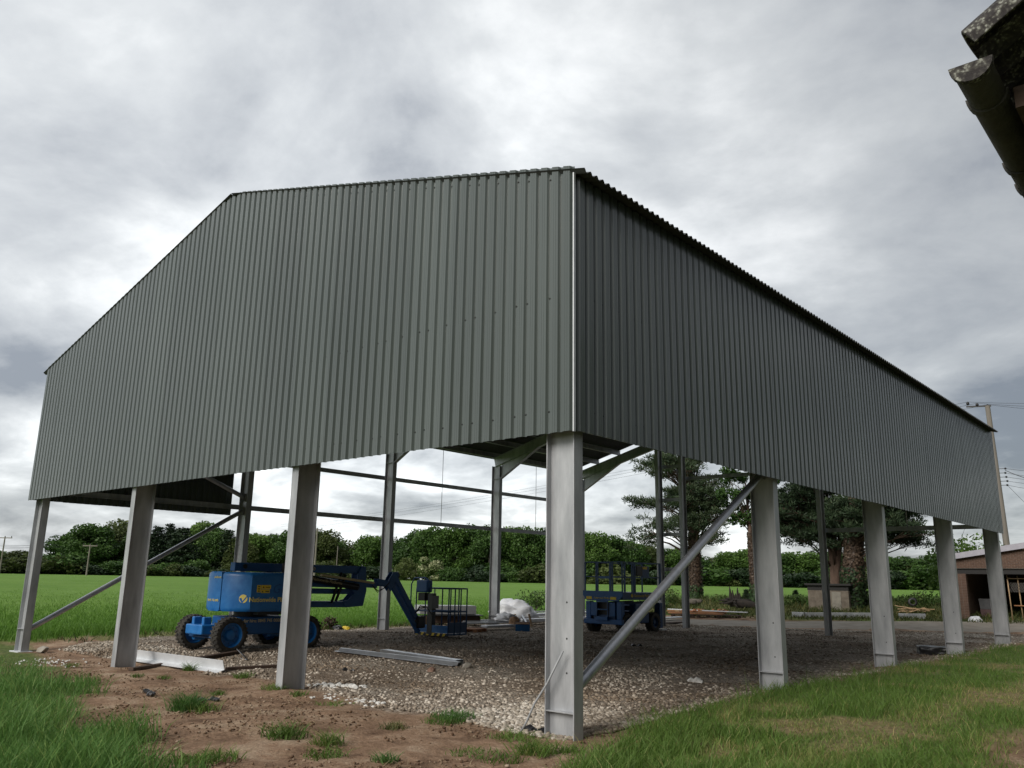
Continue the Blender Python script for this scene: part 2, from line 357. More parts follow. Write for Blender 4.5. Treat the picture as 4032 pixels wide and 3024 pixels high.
TRF = TRF*(1-sstep(.35, .75, BARE+rough_edge*.5))
VRG = np.clip((GY > 26)*(1-GRV)*(1-CRP), 0, 1)*sstep(33, 35, GY+.0*GX) + ((GX < -18.5) & (GY > 3))*(1-CRP)*(1-GRV)*.8
TRF = np.maximum(TRF, np.clip(VRG, 0, 1))
bump = (fbm(GX, GY, .45, 21, 3)-.5)*.07*(1-CRP)*np.where(np.hypot(GX, GY) < 40, 1, 0)
soilb = (fbm(GX, GY, .16, 31, 2)-.5)*.035*(1-GRV)
GZ = H(GX, GY)+bump*(1-GRV*.5)+soilb+GRV*.015
far = sstep(60, 160, np.hypot(GX, GY)); GZ = GZ*(1-far)+far*HB(GX, GY)
nx, ny = GX.shape; idx = np.arange(nx*ny).reshape(nx, ny)
F = np.stack([idx[:-1, :-1].ravel(), idx[1:, :-1].ravel(), idx[1:, 1:].ravel(), idx[:-1, 1:].ravel()], 1)
me = fastmesh('ground', np.stack([GX.ravel(), GY.ravel(), GZ.ravel()], 1), F, True)
for nm, A in (('gravel', GRV), ('turf', TRF), ('crop', CRP), ('dry', DRY)):
    a = me.attributes.new(nm, 'FLOAT', 'POINT'); a.data.foreach_set('value', np.clip(A, 0, 1).ravel().astype(np.float32))
def ground_mat():
    m = bpy.data.materials.new('ground_surface'); m.use_nodes = True; t = m.node_tree; b = t.nodes['Principled BSDF']; nd = t.nodes.new; lk = t.links.new
    b.inputs['Roughness'].default_value = .93; b.inputs['Specular IOR Level'].default_value = .15
    co = nd('ShaderNodeTexCoord').outputs['Object']
    def nz(s, d=5, r=.6):
        n = nd('ShaderNodeTexNoise'); n.inputs['Scale'].default_value = s; n.inputs['Detail'].default_value = d; n.inputs['Roughness'].default_value = r; lk(co, n.inputs['Vector']); return n.outputs['Fac']
    def ramp(f, stops):
        r = nd('ShaderNodeValToRGB'); lk(f, r.inputs[0]); e = r.color_ramp.elements
        e[0].position, e[0].color = stops[0][0], (*stops[0][1], 1); e[1].position, e[1].color = stops[-1][0], (*stops[-1][1], 1)
        for p, c in stops[1:-1]: q = e.new(p); q.color = (*c, 1)
        return r.outputs[0]
    def mixc(f, a, b_):
        x = nd('ShaderNodeMix'); x.data_type = 'RGBA'; lk(f, x.inputs['Factor']); lk(a, x.inputs['A']); lk(b_, x.inputs['B']); return x.outputs['Result']
    def attr(n): a = nd('ShaderNodeAttribute'); a.attribute_name = n; return a.outputs['Fac']
    soil = ramp(nz(1.1, 9, .68), [(.36, (.145, .090, .058)), (.5, (.29, .190, .124)), (.64, (.41, .31, .22))])
    fine = ramp(nz(26, 6, .7), [(.35, (.62, .60, .58)), (.65, (1.12, 1.12, 1.12))])
    mm = nd('ShaderNodeMix'); mm.data_type = 'RGBA'; mm.blend_type = 'MULTIPLY'; mm.inputs['Factor'].default_value = 1; lk(soil, mm.inputs['A']); lk(fine, mm.inputs['B']); soil = mm.outputs['Result']
    vo = nd('ShaderNodeTexVoronoi'); vo.inputs['Scale'].default_value = 17; lk(co, vo.inputs['Vector'])
    vo2 = nd('ShaderNodeTexVoronoi'); vo2.inputs['Scale'].default_value = 17; vo2.feature = 'DISTANCE_TO_EDGE'; lk(co, vo2.inputs['Vector'])
    sepc = nd('ShaderNodeSeparateColor'); lk(vo.outputs['Color'], sepc.inputs[0])
    grav = ramp(sepc.outputs[0], [(.0, (.22, .19, .155)), (.5, (.38, .335, .285)), (1.0, (.56, .51, .44))])
    gap = ramp(vo2.outputs['Distance'], [(.0, (.22, .20, .18)), (.12, (1, 1, 1))])
    g2 = nd('ShaderNodeMix'); g2.data_type = 'RGBA'; g2.blend_type = 'MULTIPLY'; g2.inputs['Factor'].default_value = 1; lk(grav, g2.inputs['A']); lk(gap, g2.inputs['B'])
    brown = ramp(nz(.35, 4, .6), [(.42, (.62, .54, .47)), (.6, (1.0, .98, .95))])
    g3 = nd('ShaderNodeMix'); g3.data_type = 'RGBA'; g3.blend_type = 'MULTIPLY'; g3.inputs['Factor'].default_value = 1; lk(g2.outputs['Result'], g3.inputs['A']); lk(brown, g3.inputs['B'])
    turf = ramp(nz(9, 5, .65), [(.35, (.06, .085, .024)), (.65, (.13, .17, .045))])
    dry = ramp(nz(12, 5, .65), [(.35, (.13, .10, .05)), (.65, (.26, .21, .11))])
    turf = mixc(attr('dry'), turf, dry)
    crop = ramp(nz(.11, 9, .72), [(.35, (.105, .205, .028)), (.65, (.155, .265, .05))])
    cropf = ramp(nz(2.2, 9, .85), [(.3, (.62, .66, .6)), (.7, (1.1, 1.1, 1.08))])
    cm = nd('ShaderNodeMix'); cm.data_type = 'RGBA'; cm.blend_type = 'MULTIPLY'; cm.inputs['Factor'].default_value = 1; lk(crop, cm.inputs['A']); lk(cropf, cm.inputs['B'])
    c = mixc(attr('gravel'), soil, g3.outputs['Result']); c = mixc(attr('turf'), c, turf); c = mixc(attr('crop'), c, cm.outputs['Result'])
    lk(c, b.inputs['Base Color'])
    hb = nd('ShaderNodeMath'); hb.operation = 'MULTIPLY'; lk(vo2.outputs['Distance'], hb.inputs[0]); lk(attr('gravel'), hb.inputs[1])
    hs = nd('ShaderNodeMath'); hs.operation = 'MULTIPLY_ADD'; lk(nz(22, 6, .7), hs.inputs[0]); hs.inputs[1].default_value = .6; lk(hb.outputs[0], hs.inputs[2])
    bp = nd('ShaderNodeBump'); bp.inputs['Strength'].default_value = .8; bp.inputs['Distance'].default_value = .05; lk(hs.outputs[0], bp.inputs['Height']); lk(bp.outputs[0], b.inputs['Normal'])
    return m
tag(link('ground', me, ground_mat()), kind='structure')

# farm road behind the pad, laid over the ground
def strip(name, near, far, mat_, lift=.03, n=60, k=6):
    near = [ground_at(*p) for p in near]; far = [ground_at(*p) for p in far]
    def samp(P, t):
        x = t*(len(P)-1); i = min(int(x), len(P)-2); return P[i].lerp(P[i+1], x-i)
    V = []
    for i in range(n+1):
        a = samp(near, i/n); b = samp(far, i/n)
        for j in range(k+1):
            p = a.lerp(b, j/k); V.append((p.x, p.y, float(H(p.x, p.y))+lift-(.07 if j in (0, k) else 0)))
    F = [(i*(k+1)+j, (i+1)*(k+1)+j, (i+1)*(k+1)+j+1, i*(k+1)+j+1) for i in range(n) for j in range(k)]
    return link(name, fastmesh(name, V, F, True), mat_)
M_['road'] = mat('worn_concrete_road', (.20, .17, .135), .92, 0, (.29, .26, .215), 1.6, .15, 30)
tag(strip('road', [(2100, 2432), (2480, 2450), (2700, 2462), (3000, 2470), (3500, 2478), (3900, 2490), (4032, 2495), (4350, 2508)],
          [(2100, 2412), (2480, 2428), (2700, 2437), (3000, 2443), (3500, 2445), (3900, 2447), (4032, 2448), (4350, 2450)], M_['road'], .05), kind='structure')

# ------------------------------------------------------------------ loose cover: gravel, grass, crop
def stones(name, n, sampler, s0, s1, tints):
    ico = []; t = (1+5**.5)/2
    for a, b in ((-1, t), (1, t), (-1, -t), (1, -t)): ico += [(a, b, 0), (0, a, b), (b, 0, a)]
    ico = np.array(ico)/np.hypot(1, t)
    bm = bmesh.new(); [bm.verts.new(p) for p in ico]; bmesh.ops.convex_hull(bm, input=bm.verts); bm.verts.index_update(); bm.verts.ensure_lookup_table()
    base = np.array([v.co[:] for v in bm.verts]); tri = np.array([[v.index for v in f.verts] for f in bm.faces]); bm.free()
    xy = sampler(n); n = len(xy); sc = s0+(s1-s0)*rng.random(n)**2.2
    V = base[None]*(1+.5*(rng.random((n, len(base), 1))-.5)); V = V*np.stack([1+.5*rng.random(n), .8+.4*rng.random(n), .5+.35*rng.random(n)], 1)[:, None]
    a = rng.random(n)*6.28; c, s = np.cos(a)[:, None], np.sin(a)[:, None]; tl = (rng.random(n)-.5)[:, None]*.9
    x, y, z = V[..., 0], V[..., 1], V[..., 2]; x, z = x*np.cos(tl)-z*np.sin(tl), x*np.sin(tl)+z*np.cos(tl); x, y = x*c-y*s, x*s+y*c
    V = np.stack([x, y, z], -1)*sc[:, None, None]*.5
    gz = H(xy[:, 0], xy[:, 1])
    V += np.stack([xy[:, 0], xy[:, 1], gz+sc*.12+.012], 1)[:, None]
    F = (tri[None]+(np.arange(n)*len(base))[:, None, None]).reshape(-1, 3)
    me = fastmesh(name, V.reshape(-1, 3), F); set_tint(me, np.repeat(rng.random(n)**1.2*tints, len(base))); return me
def stonemat(name, stops):
    m = bpy.data.materials.new(name); m.use_nodes = True; t = m.node_tree; b = t.nodes['Principled BSDF']; b.inputs['Roughness'].default_value = .9; b.inputs['Specular IOR Level'].default_value = .2
    at = t.nodes.new('ShaderNodeAttribute'); at.attribute_name = 'tint'; r = t.nodes.new('ShaderNodeValToRGB'); e = r.color_ramp.elements
    e[0].color = (*stops[0], 1); e[1].color = (*stops[-1], 1); q = e.new(.5); q.color = (*stops[1], 1)
    t.links.new(at.outputs['Fac'], r.inputs[0])
    co = t.nodes.new('ShaderNodeTexCoord'); n = t.nodes.new('ShaderNodeTexNoise'); n.inputs['Scale'].default_value = .45; n.inputs['Detail'].default_value = 4; t.links.new(co.outputs['Object'], n.inputs['Vector'])
    r2 = t.nodes.new('ShaderNodeValToRGB'); r2.color_ramp.elements[0].position = .4; r2.color_ramp.elements[0].color = (.52, .45, .38, 1); r2.color_ramp.elements[1].position = .58; r2.color_ramp.elements[1].color = (1, .98, .95, 1)
    t.links.new(n.outputs['Fac'], r2.inputs[0]); x = t.nodes.new('ShaderNodeMix'); x.data_type = 'RGBA'; x.blend_type = 'MULTIPLY'; x.inputs['Factor'].default_value = 1
    t.links.new(r.outputs[0], x.inputs['A']); t.links.new(r2.outputs[0], x.inputs['B']); t.links.new(x.outputs['Result'], b.inputs['Base Color']); return m
M_['stones'] = stonemat('pad_limestone', [(.18, .15, .12), (.38, .335, .285), (.62, .575, .51)])
def samp_gravel(pow_, x0, x1, y0, y1):
    def f(n):
        out = []; tot = 0
        while tot < n:
            k = n*3; x = x0+(x1-x0)*rng.random(k); y = y0+(y1-y0)*rng.random(k)
            d = np.hypot(x-CAM[0], y-CAM[1]); w = np.clip((11/d)**pow_, 0, 1)
            ok = (gravel_mask(x, y, fbm(x, y, 1.1, 2, 4)-.5) > .35+.3*rng.random(k)) & (rng.random(k) < w*(.25+.75*sstep(.36, .56, fbm(x, y, 1.6, 88, 3))))
            out.append(np.stack([x, y], 1)[ok]); tot += ok.sum()
        return np.concatenate(out)[:n]
    return f
tag(link('gravel', stones('gravel', 36000, samp_gravel(1.5, -19.5, .8, -.4, 32), .022, .075, 1.0), M_['stones']), 'crushed limestone gravel spread over the pad under the new barn', 'gravel', kind='stuff')
def samp_heap(n):
    k = n*4; a = np.stack([-.2-2.4*rng.random(k)**1.4, .05+2.4*rng.random(k)], 1); b = np.stack([rng.normal(-16.6, 1.3, k), rng.normal(2.0, .6, k)], 1); c = np.stack([-12*rng.random(k)-1, 26.5+4*rng.random(k)], 1)
    c = np.stack([rng.uniform(-14, -1, k), np.zeros(k)], 1); c[:, 1] = np.interp(c[:, 0], [-17, -10.8, -6, -1], [25.6, 27.4, 30.2, 31]) - 2.2*rng.random(k)
    r = np.concatenate([a[:n//3], b[:n//3], c[:n//3]]); ok = gravel_mask(r[:, 0], r[:, 1], 0) > .2; return r[ok]
M_['stones_p'] = stonemat('pale_limestone', [(.26, .23, .19), (.43, .39, .335), (.60, .57, .52)])
tag(link('loose_limestone', stones('loose_limestone', 11000, samp_heap, .028, .085, 1.0), M_['stones_p']), 'coarser pale limestone lumps along the edges of the gravel pad', 'stones', kind='stuff')

def blades(name, xy, h, w, lean, tint, seg=2):
    n = len(xy); z = H(xy[:, 0], xy[:, 1])-.01; a = rng.random(n)*6.283; ld = rng.random(n)*6.283
    lx = np.cos(ld)*lean*h; ly = np.sin(ld)*lean*h; wx = np.cos(a)*w/2; wy = np.sin(a)*w/2
    o = np.stack([xy[:, 0], xy[:, 1], z], 1)
    def P(t, k, side): return o+np.stack([lx*t**1.8+side*wx*k, ly*t**1.8+side*wy*k, h*(t-.25*lean*t*t)], 1)
    V = np.stack([P(0, 1, -1), P(0, 1, 1), P(.55, .8, 1), P(.55, .8, -1), P(1, .08, 1), P(1, .08, -1)], 1).reshape(-1, 3)
    b = (np.arange(n)*6)[:, None]; F = np.concatenate([b+np.array([[0, 1, 2, 3]]), b+np.array([[3, 2, 4, 5]])])
    me = fastmesh(name, V, F); set_tint(me, np.repeat(tint, 6)); return me
def scatter(n, x0, x1, y0, y1, dens):
    out = []; tot = 0; it = 0
    while tot < n and it < 60:
        k = n*2; x = x0+(x1-x0)*rng.random(k); y = y0+(y1-y0)*rng.random(k); ok = rng.random(k) < dens(x, y)
        out.append(np.stack([x, y], 1)[ok]); tot += ok.sum(); it += 1
    return np.concatenate(out)[:n]
def near(x, y, ref, p): return np.clip((ref/np.hypot(x-CAM[0], y-CAM[1]))**p, 0, 1)
bare = lambda x, y: np.exp(-((x-4.9)/1.5)**2-((y-2.9)/2.3)**2)
def d_right(x, y):
    n = fbm(x, y, 1.1, 2, 4)-.5; return (x > -1.2)*turf_mask(x, y, n)*(1-.93*sstep(.3, .7, bare(x, y)+n*.5))*near(x, y, 9, 1.7)
xy = scatter(95000, -.9, 5.6, -1.9, 30, d_right)
dryv = np.clip(sstep(.5, .68, fbm(xy[:, 0], xy[:, 1], 1.3, 9, 3)) + .8*np.exp(-((xy[:, 0]-2.3-.06*xy[:, 1])/.45)**2)*sstep(-.6, 1, xy[:, 1]), 0, 1)
tall = sstep(.45, .75, fbm(xy[:, 0], xy[:, 1], .8, 14, 3)) + .8*np.exp(-((xy[:, 0]-.75)/.35)**2-((xy[:, 1]+.15)/.8)**2) + .5*np.exp(-((xy[:, 0]-.15)/.35)**2)
h = (.035+.12*rng.random(len(xy))**1.4)*(1+1.2*tall)*(1-.5*dryv)*(1+.8*(rng.random(len(xy)) < .04))
tint = np.clip(.12+.38*rng.random(len(xy))+.5*dryv*rng.random(len(xy))**.5 + .4*(rng.random(len(xy)) < .06), 0, 1)
tag(link('verge_grass', blades('verge_grass', xy, h, .006+.005*rng.random(len(xy)), .35+.6*rng.random(len(xy)), tint), M_['ramp_grass']), 'short patchy green and straw grass along the right side of the new barn', 'grass', kind='stuff')
def d_left(x, y):
    n = fbm(x, y, 1.1, 2, 4)-.5; gap = 1-.8*np.exp(-((x+6.6+.4*(y+3))/.5)**2); return (x < -1)*turf_mask(x, y, n*1.3)*gap*near(x, y, 9, 1.4)
xy = scatter(30000, -15, -1.0, -8, -1.2, d_left)
h = (.12+.20*rng.random(len(xy)))*(.7+.9*sstep(.35, .7, fbm(xy[:, 0], xy[:, 1], 1.0, 40, 3)))
tag(link('tall_grass', blades('tall_grass', xy, h, .008+.007*rng.random(len(xy)), .25+.6*rng.random(len(xy)), np.clip(.15+.5*rng.random(len(xy))+.35*(rng.random(len(xy)) < .1), 0, 1)), M_['ramp_tall']), 'tall lush green grass at the edge of the bare soil in the front left', 'grass', kind='stuff')
def d_crop(x, y): return field_mask(x, y, fbm(x, y, 1.1, 2, 4)-.5)*near(x, y, 29, 2.2)*np.clip(1-(-21-x)/24, 0, 1)**1.6*(y < 36)
xy = scatter(100000, -45, -17.5, -14, 36, d_crop)
e = -20.3-xy[:, 0]; h = (.11+.12*rng.random(len(xy)))*(1-.5*sstep(0, 16, e))*(1+.6*sstep(2.5, 0, e)*(xy[:, 1] < 34))
tag(link('crop', blades('crop', xy, h, .012+.012*rng.random(len(xy)), .2+.5*rng.random(len(xy)), np.clip(.2+.5*rng.random(len(xy))+.3*sstep(1, 14, e)+.25*(fbm(xy[:, 0], xy[:, 1], 6, 50, 3)-.5), 0, 1)), M_['ramp_crop']), 'young green cereal crop covering the field behind the barn', 'crop', kind='stuff')
def d_verge(x, y):
    c = field_mask(x, y, 0); rear = (y > 33.5+.25*(x+14)*(x > -14))*(x > -26)*(y < 56); side = (x > -21.3)*(x < -19.2)*(y > 2)*(y < 27)
    return (1-c)*(1-gravel_mask(x, y, 0))*np.clip(rear*1.0+side*.7, 0, 1)*(.35+.65*sstep(.4, .6, fbm(x, y, 2.2, 60, 3)))
xy = scatter(26000, -26, 2, 2, 56, d_verge)
rise = np.clip((xy[:, 1]-36)/8, 0, 1); h = (.10+.16*rng.random(len(xy)))*(1+1.6*rise*(xy[:, 1] > 30))
tag(link('rough_verge', blades('rough_verge', xy, h, .03+.03*rng.random(len(xy)), .3+.7*rng.random(len(xy)), np.clip(.1+.6*rng.random(len(xy))+.4*(rng.random(len(xy)) < .2), 0, 1)), M_['ramp_dry']), 'rough olive and straw coloured weeds along the farm road and field edge', 'weeds', kind='stuff')

def samp_soil(n):
    x = rng.uniform(-17, 1.2, n*3); y = rng.uniform(-6.5, 1.0, n*3); nn = fbm(x, y, 1.1, 2, 4)-.5
    ok = (gravel_mask(x, y, nn) < .4) & (turf_mask(x, y, nn) < .4) & (rng.random(n*3) < near(x, y, 9, 1.3)*sstep(.38, .6, fbm(x, y, .9, 77, 3))); return np.stack([x, y], 1)[ok][:n]
M_['clods'] = stonemat('soil_crumbs', [(.12, .075, .05), (.22, .15, .10), (.38, .31, .24)])
tag(link('soil_crumbs', stones('soil_crumbs', 9000, samp_soil, .012, .045, 1.0), M_['clods']), 'loose brown crumbs and small stones on the bare soil in front', 'soil', kind='stuff')
xy = samp_soil(2600); st_ = blades('straw', xy, .05+.10*rng.random(len(xy)), .005+.004*rng.random(len(xy)), 2.4+1.2*rng.random(len(xy)), rng.random(len(xy)))
M_['straw'] = leafmat('dry_straw', (.20, .15, .08), (.34, .27, .16), (.46, .38, .25), trans=.1)
tag(link('straw', st_, M_['straw']), 'dry straw strands strewn over the bare soil in front', 'straw', kind='stuff')

# ------------------------------------------------------------------ the new steel barn
W, L, ZB, ZE, ZR = 18.43, 24.81, 3.741, 7.357, 9.843
YF = [.2765+6.081*k for k in range(5)]; XO = .13; SL = (ZR-ZE)/(W/2); CS = 1/math.hypot(1, SL)
def zroof(x): return ZE+SL*(W/2-abs(x+W/2))
barn = empty('steel_barn', (0, 0, 0), 0, 'half clad grey green steel portal frame barn standing on galvanised columns', 'barn')
def stiff(col, boxes):
    for c, d in boxes: MB().box(c, d).build('stiffener', M_['galv'], col, bevel=.002)
def column(x, y, ztop, along, sx=1, depth=.457, width=.19, label=None, holes=(), stf=None):
    # along = 'x': flanges face +-x ; 'y': flanges face +-y
    p = isect(depth, width, .016, .011); zb = float(HB(x, y))-.25
    m = MB()
    if along == 'x': m.extrude(p, (x, y, zb), (x, y, ztop), (0, 1, 0), (1, 0, 0))
    else: m.extrude(p, (x, y, zb), (x, y, ztop), (1, 0, 0), (0, 1, 0))
    c = m.build('column', M_['galv'], barn, bevel=.003)
    if stf:
        for z in stf:
            if along == 'x':
                for s in (-1, 1): MB().box((x, y+s*.051, z), (depth-.034, .087, .012)).build('stiffener', M_['galv'], c)
            else:
                for s in (-1, 1): MB().box((x+s*.051, y, z), (.087, depth-.034, .012)).build('stiffener', M_['galv'], c)
    if holes:
        hm = MB()
        for z in holes:
            if along == 'x': hm.lathe((x+.05, y-.0062, z), (0, -1, 0), [(0, .013), (.0008, .013), (.0008, 0)], 10)
            else: hm.lathe((x+.0062, y, z), (1, 0, 0), [(0, .013), (.0008, .013), (.0008, 0)], 10)
        tag(hm.build('bolt_holes', M_['screw'], c), kind='stuff')
    return c
cdep = .457
for k, y in enumerate(YF):
    column(-XO-cdep/2, y, 6.75, 'x', stf=(.30 if k < 1 else .36,), holes=(.75, 1.16, 1.6) if k == 0 else (.62, 1.2) if k < 4 else ())
    column(-W+XO+cdep/2, y, 6.75, 'x', stf=(.42,), holes=())
YG = XO+cdep/2
for x in (-6.23, -12.42): column(x, YG, zroof(x)-.68, 'y')
for x in (-6.2, -12.32, -13.52): column(x, L-XO-.2, zroof(x)-.66, 'y', depth=.36, width=.17)
bp = MB().box((-W+XO+cdep/2, YF[0], -.15), (.62, .36, .03)).build('base_plate', M_['galv_white'], barn, bevel=.003)
# base plate bolts sit under the soil elsewhere; rafters with haunches
def rafter(y, side):
    # side +1: right half (x from -W/2 to -XO), -1: left half
    def X(d): return -W/2+side*d
    D = W/2-XO-.02; top = .30; dep = .40
    prof = []
    a = Vector((X(0), y, ZR-top)); b = Vector((X(D), y, zroof(X(D))-top))
    dv = (b-a).normalized(); nv = Vector((-dv.z*(1 if dv.x > 0 else -1), 0, abs(dv.x)))
    m = MB(); m.extrude(isect(dep, .17, .014, .009), a-nv*dep/2, b-nv*dep/2, (0, 1, 0), nv)
    o = m.build('rafter', M_['galv'], barn, bevel=.002)
    # haunch: a tapered web with a bottom flange
    c = Vector((X(D-cdep), y, 0)); c.z = zroof(c.x)-top-dep/CS*1.0; e = Vector((X(D-cdep-2.1), y, 0)); e.z = zroof(e.x)-top-dep/CS
    lo = c.copy(); lo.z -= .62; h = MB()
    for s in (-.005, .005): h.add([c+Vector((0, s, .02)), e+Vector((0, s, .02)), lo+Vector((0, s, 0))], [(0, 1, 2)])
    d2 = (e-lo).normalized(); n2 = Vector((0, 1, 0)).cross(d2).normalized()
    h.bar(lo, e, .17, .014, up=n2)
    h.build('haunch', M_['galv'], o)
    MB().box((X(D-cdep/2), y, lo.z), (cdep-.034, .17, .013)).build('stiffener', M_['galv'], o)
for y in YF:
    for s in (1, -1): rafter(y, s)
def zprof(h, w=.06, t=.004, lip=.015):
    return [(-t/2, -h/2), (w, -h/2), (w, -h/2+lip), (w-t, -h/2+lip), (w-t, -h/2+t), (t/2, -h/2+t), (t/2, h/2), (-w, h/2), (-w, h/2-lip), (-w+t, h/2-lip), (-w+t, h/2-t), (-t/2, h/2-t)]
ZP = zprof(.20)
for side in (1, -1):
    for i in range(8):
        d = .35+i*1.24; x = -W/2+side*d; z = zroof(x)-.06-.115
        dv = Vector((side, 0, -SL)).normalized(); nv = Vector((dv.z*-side, 0, abs(dv.x)))
        for k in range(4):
            y0 = YF[k] if k else .06; y1 = YF[k+1]-.012 if k < 3 else L-.06
            MB().extrude(ZP, (x, y0, z), (x, y1, z), dv, nv).build('purlin', M_['galv'], barn)
RP = zprof(.16, .042)
def rail(a, b, out, name='side_rail'):
    MB().extrude(RP, a, b, out, (0, 0, 1)).build(name, M_['galv'], barn)
for k in range(4):
    y0 = YF[k]+.01 if k else .08; y1 = YF[k+1]-.01 if k < 3 else L-.08
    for z in (4.035, 5.614, 7.16):
        rail((-W+.084, y0, z), (-W+.084, y1, z), (1, 0, 0)); rail((-.084, y0, z), (-.084, y1, z), (-1, 0, 0))
for x0, x1 in ((-W+.25, -12.43), (-12.41, -6.24), (-6.22, -.25)):
    for z in (4.035, 5.614, 7.16):
        rail((x0, .084, z), (x1, .084, z), (0, 1, 0))
    zz_ = zroof((x0+x1)/2)-.75
for x0, x1, zs in ((-6.19, -.25, (4.0,)), (-13.51, -12.33, (2.47, 4.0, 5.55, 7.05)), (-12.31, -6.21, (6.45,))):
    for z in zs: rail((x0, L-.084, z), (x1, L-.084, z), (0, -1, 0))
def rod(a, b, r=.008, name='sag_rod', m='galv'): return MB().tube([a, b], r, 6).build(name, M_[m], barn, True)
for k in range(1, 4):
    y = (YF[k]+YF[k+1])/2; rod((-W+.07, y, 4.0), (-W+.07, y, 7.16), .011)
rod((-3.1, L-.07, 4.0), (-3.1, L-.07, zroof(-3.1)-.3), .02)
def brace(a, b): MB().tube([a, b], .07, 16).build('brace', M_['tube'], barn, True, angle=50)
for x in (-.33, -W+.33):
    brace((x, YF[0]+.12, .50 if x > -1 else .40), (x, YF[1]-.10, 3.88)); brace((x, YF[1]-.10, 4.36), (x, YF[0]+.12, 6.6))
    for z, y in ((3.9, YF[1]-.02), (4.34, YF[1]-.02)): MB().box((x, y-.06, z), (.012, .22, .26)).build('gusset', M_['galv'], barn)
# reversed box profile: wide faces out, narrow recesses
PIT = [(0, 0), (.033, 0), (.0355, -.0025), (.0405, -.0025), (.043, 0), (.069, 0), (.0715, -.0025), (.0765, -.0025), (.079, 0), (.112, 0), (.137, -.036), (.175, -.036)]
def clad(org, dirv, outv, t0, t1, phase, zb, ztop, n_sheet=1.0, skip=None):
    org = Vector(org); dirv = Vector(dirv); outv = Vector(outv); k0 = math.floor((t0-phase)/.2)-1; k1 = math.ceil((t1-phase)/.2)+1
    P = []
    for k in range(k0, k1+1):
        for a, d in PIT: P.append((phase+k*.2+a, d))
    def dep(t):
        for (a, da), (b, db) in zip(P, P[1:]):
            if a <= t <= b: return da+(db-da)*(t-a)/(b-a) if b > a else da
        return 0.0
    cuts = [t0]; s = phase+math.ceil((t0-phase)/.2)*.2+.064
    while s < t1-.05:
        if s > t0+.3: cuts.append(s)
        s += n_sheet
    if t1-cuts[-1] > 1e-3: cuts.append(t1)
    for i, (a, b) in enumerate(zip(cuts, cuts[1:])):
        b = min(b+.022, t1)                      # side lap over the next sheet
        q = [(a, dep(a))]+[p for p in P if a+1e-5 < p[0] < b-1e-5]+[(b, dep(b))]; jit = .0016*(i % 2)
        zs = zb+random.uniform(-.004, .004); ts = [ztop(t) for t, _ in q]
        V = []
        for (t, d), zt in zip(q, ts):
            p = org+dirv*t+outv*(d-jit)
            for f in (0.0, .5, 1.0): V.append((p.x, p.y, zs+(zt-zs)*f))
        m = MB(); n = len(q); m.v = V; m.f = [(3*j+r, 3*j+3+r, 3*j+4+r, 3*j+1+r) for j in range(n-1) for r in (0, 1)]
        m.build('wall_sheet', M_['sheet'], barn)
# gable: t runs from the left corner to the right one; crown right edge at x = -.069-.2k
ph = (W-.069-.112) % .2
def gtop(t):
    x = t-W; return min(zroof(x)+.085, ZR-.02)
clad((-W, 0, 0), (1, 0, 0), (0, -1, 0), 0, W, ph, ZB, gtop)
clad((0, 0, 0), (0, 1, 0), (1, 0, 0), .035, L, .166-.02, ZB, lambda t: ZE-.035)
clad((-W, 6.05, 0), (0, -1, 0), (-1, 0, 0), 0, 6.03, .05, ZB+.02, lambda t: ZE-.035)
sc = MB()
def screw(p, n): sc.lathe(p, n, [(0, .013), (.007, .012), (.010, .006), (.010, 0)], 8)
for z in (4.035, 5.614):
    for i, k in enumerate(range(91)):
        if k % 5 in (1, 3): continue
        x = -.069-.2*k+.036
        if -W+.05 < x < -.01: screw((x, .0365, z+random.uniform(-.008, .008)), (0, -1, 0))
    for k in range(124):
        if k % 5 in (0, 3): continue
        y = .166-.02+.2*k+.164
        if .05 < y < L-.05: screw((-.0365, y, z+random.uniform(-.008, .008)), (1, 0, 0))
for k in range(91):
    if k % 5 in (1, 3): continue
    x = -.069-.2*k+.036
    if -W+.05 < x < -.03: screw((x, .0365, min(zroof(x), ZR-.1)-.10), (0, -1, 0))
tag(sc.build('fixing_screws', M_['screw'], barn, True), kind='stuff')
cf = MB(); cf.bx(-.010, .008, -.008, -.004, ZB-.02, ZE-.02); cf.bx(.004, .008, -.004, .034, ZB-.02, ZE-.02)
cf.build('corner_flashing', M_['galv_white'], barn, bevel=.002)
# roof: corrugated fibre cement sheets, four rows to a slope
pit = .1465; nw = 7; sw = pit*nw; S = math.hypot(W/2, ZR-ZE)+.20; rows = 4; rl = S/rows
V = []; seg = 6
for i in range(nw*seg+2):
    y = pit*i/seg; z = .024*math.cos(2*math.pi*i/seg)
    for u in (0, 1): V.append((u*(rl+.14), y, z+.006*(1-u)))
for i in range(nw*seg+2):
    y = pit*i/seg; z = .024*math.cos(2*math.pi*i/seg)-.007
    for u in (0, 1): V.append((u*(rl+.14), y, z+.006*(1-u)))
n = nw*seg+2; F = [(2*i, 2*i+1, 2*i+3, 2*i+2) for i in range(n-1)]+[(2*n+2*i, 2*n+2*i+2, 2*n+2*i+3, 2*n+2*i+1) for i in range(n-1)]+[(2*i+1, 2*n+2*i+1, 2*n+2*i+3, 2*i+3) for i in range(n-1)]+[(2*i, 2*i+2, 2*n+2*i+2, 2*n+2*i) for i in range(n-1)]
rme = fastmesh('roof_sheet', V, F, True); rme.materials.append(M_['fibre'])
try: rme.set_sharp_from_angle(angle=R(50))
except Exception: pass
ns = math.ceil((L+.04)/sw)
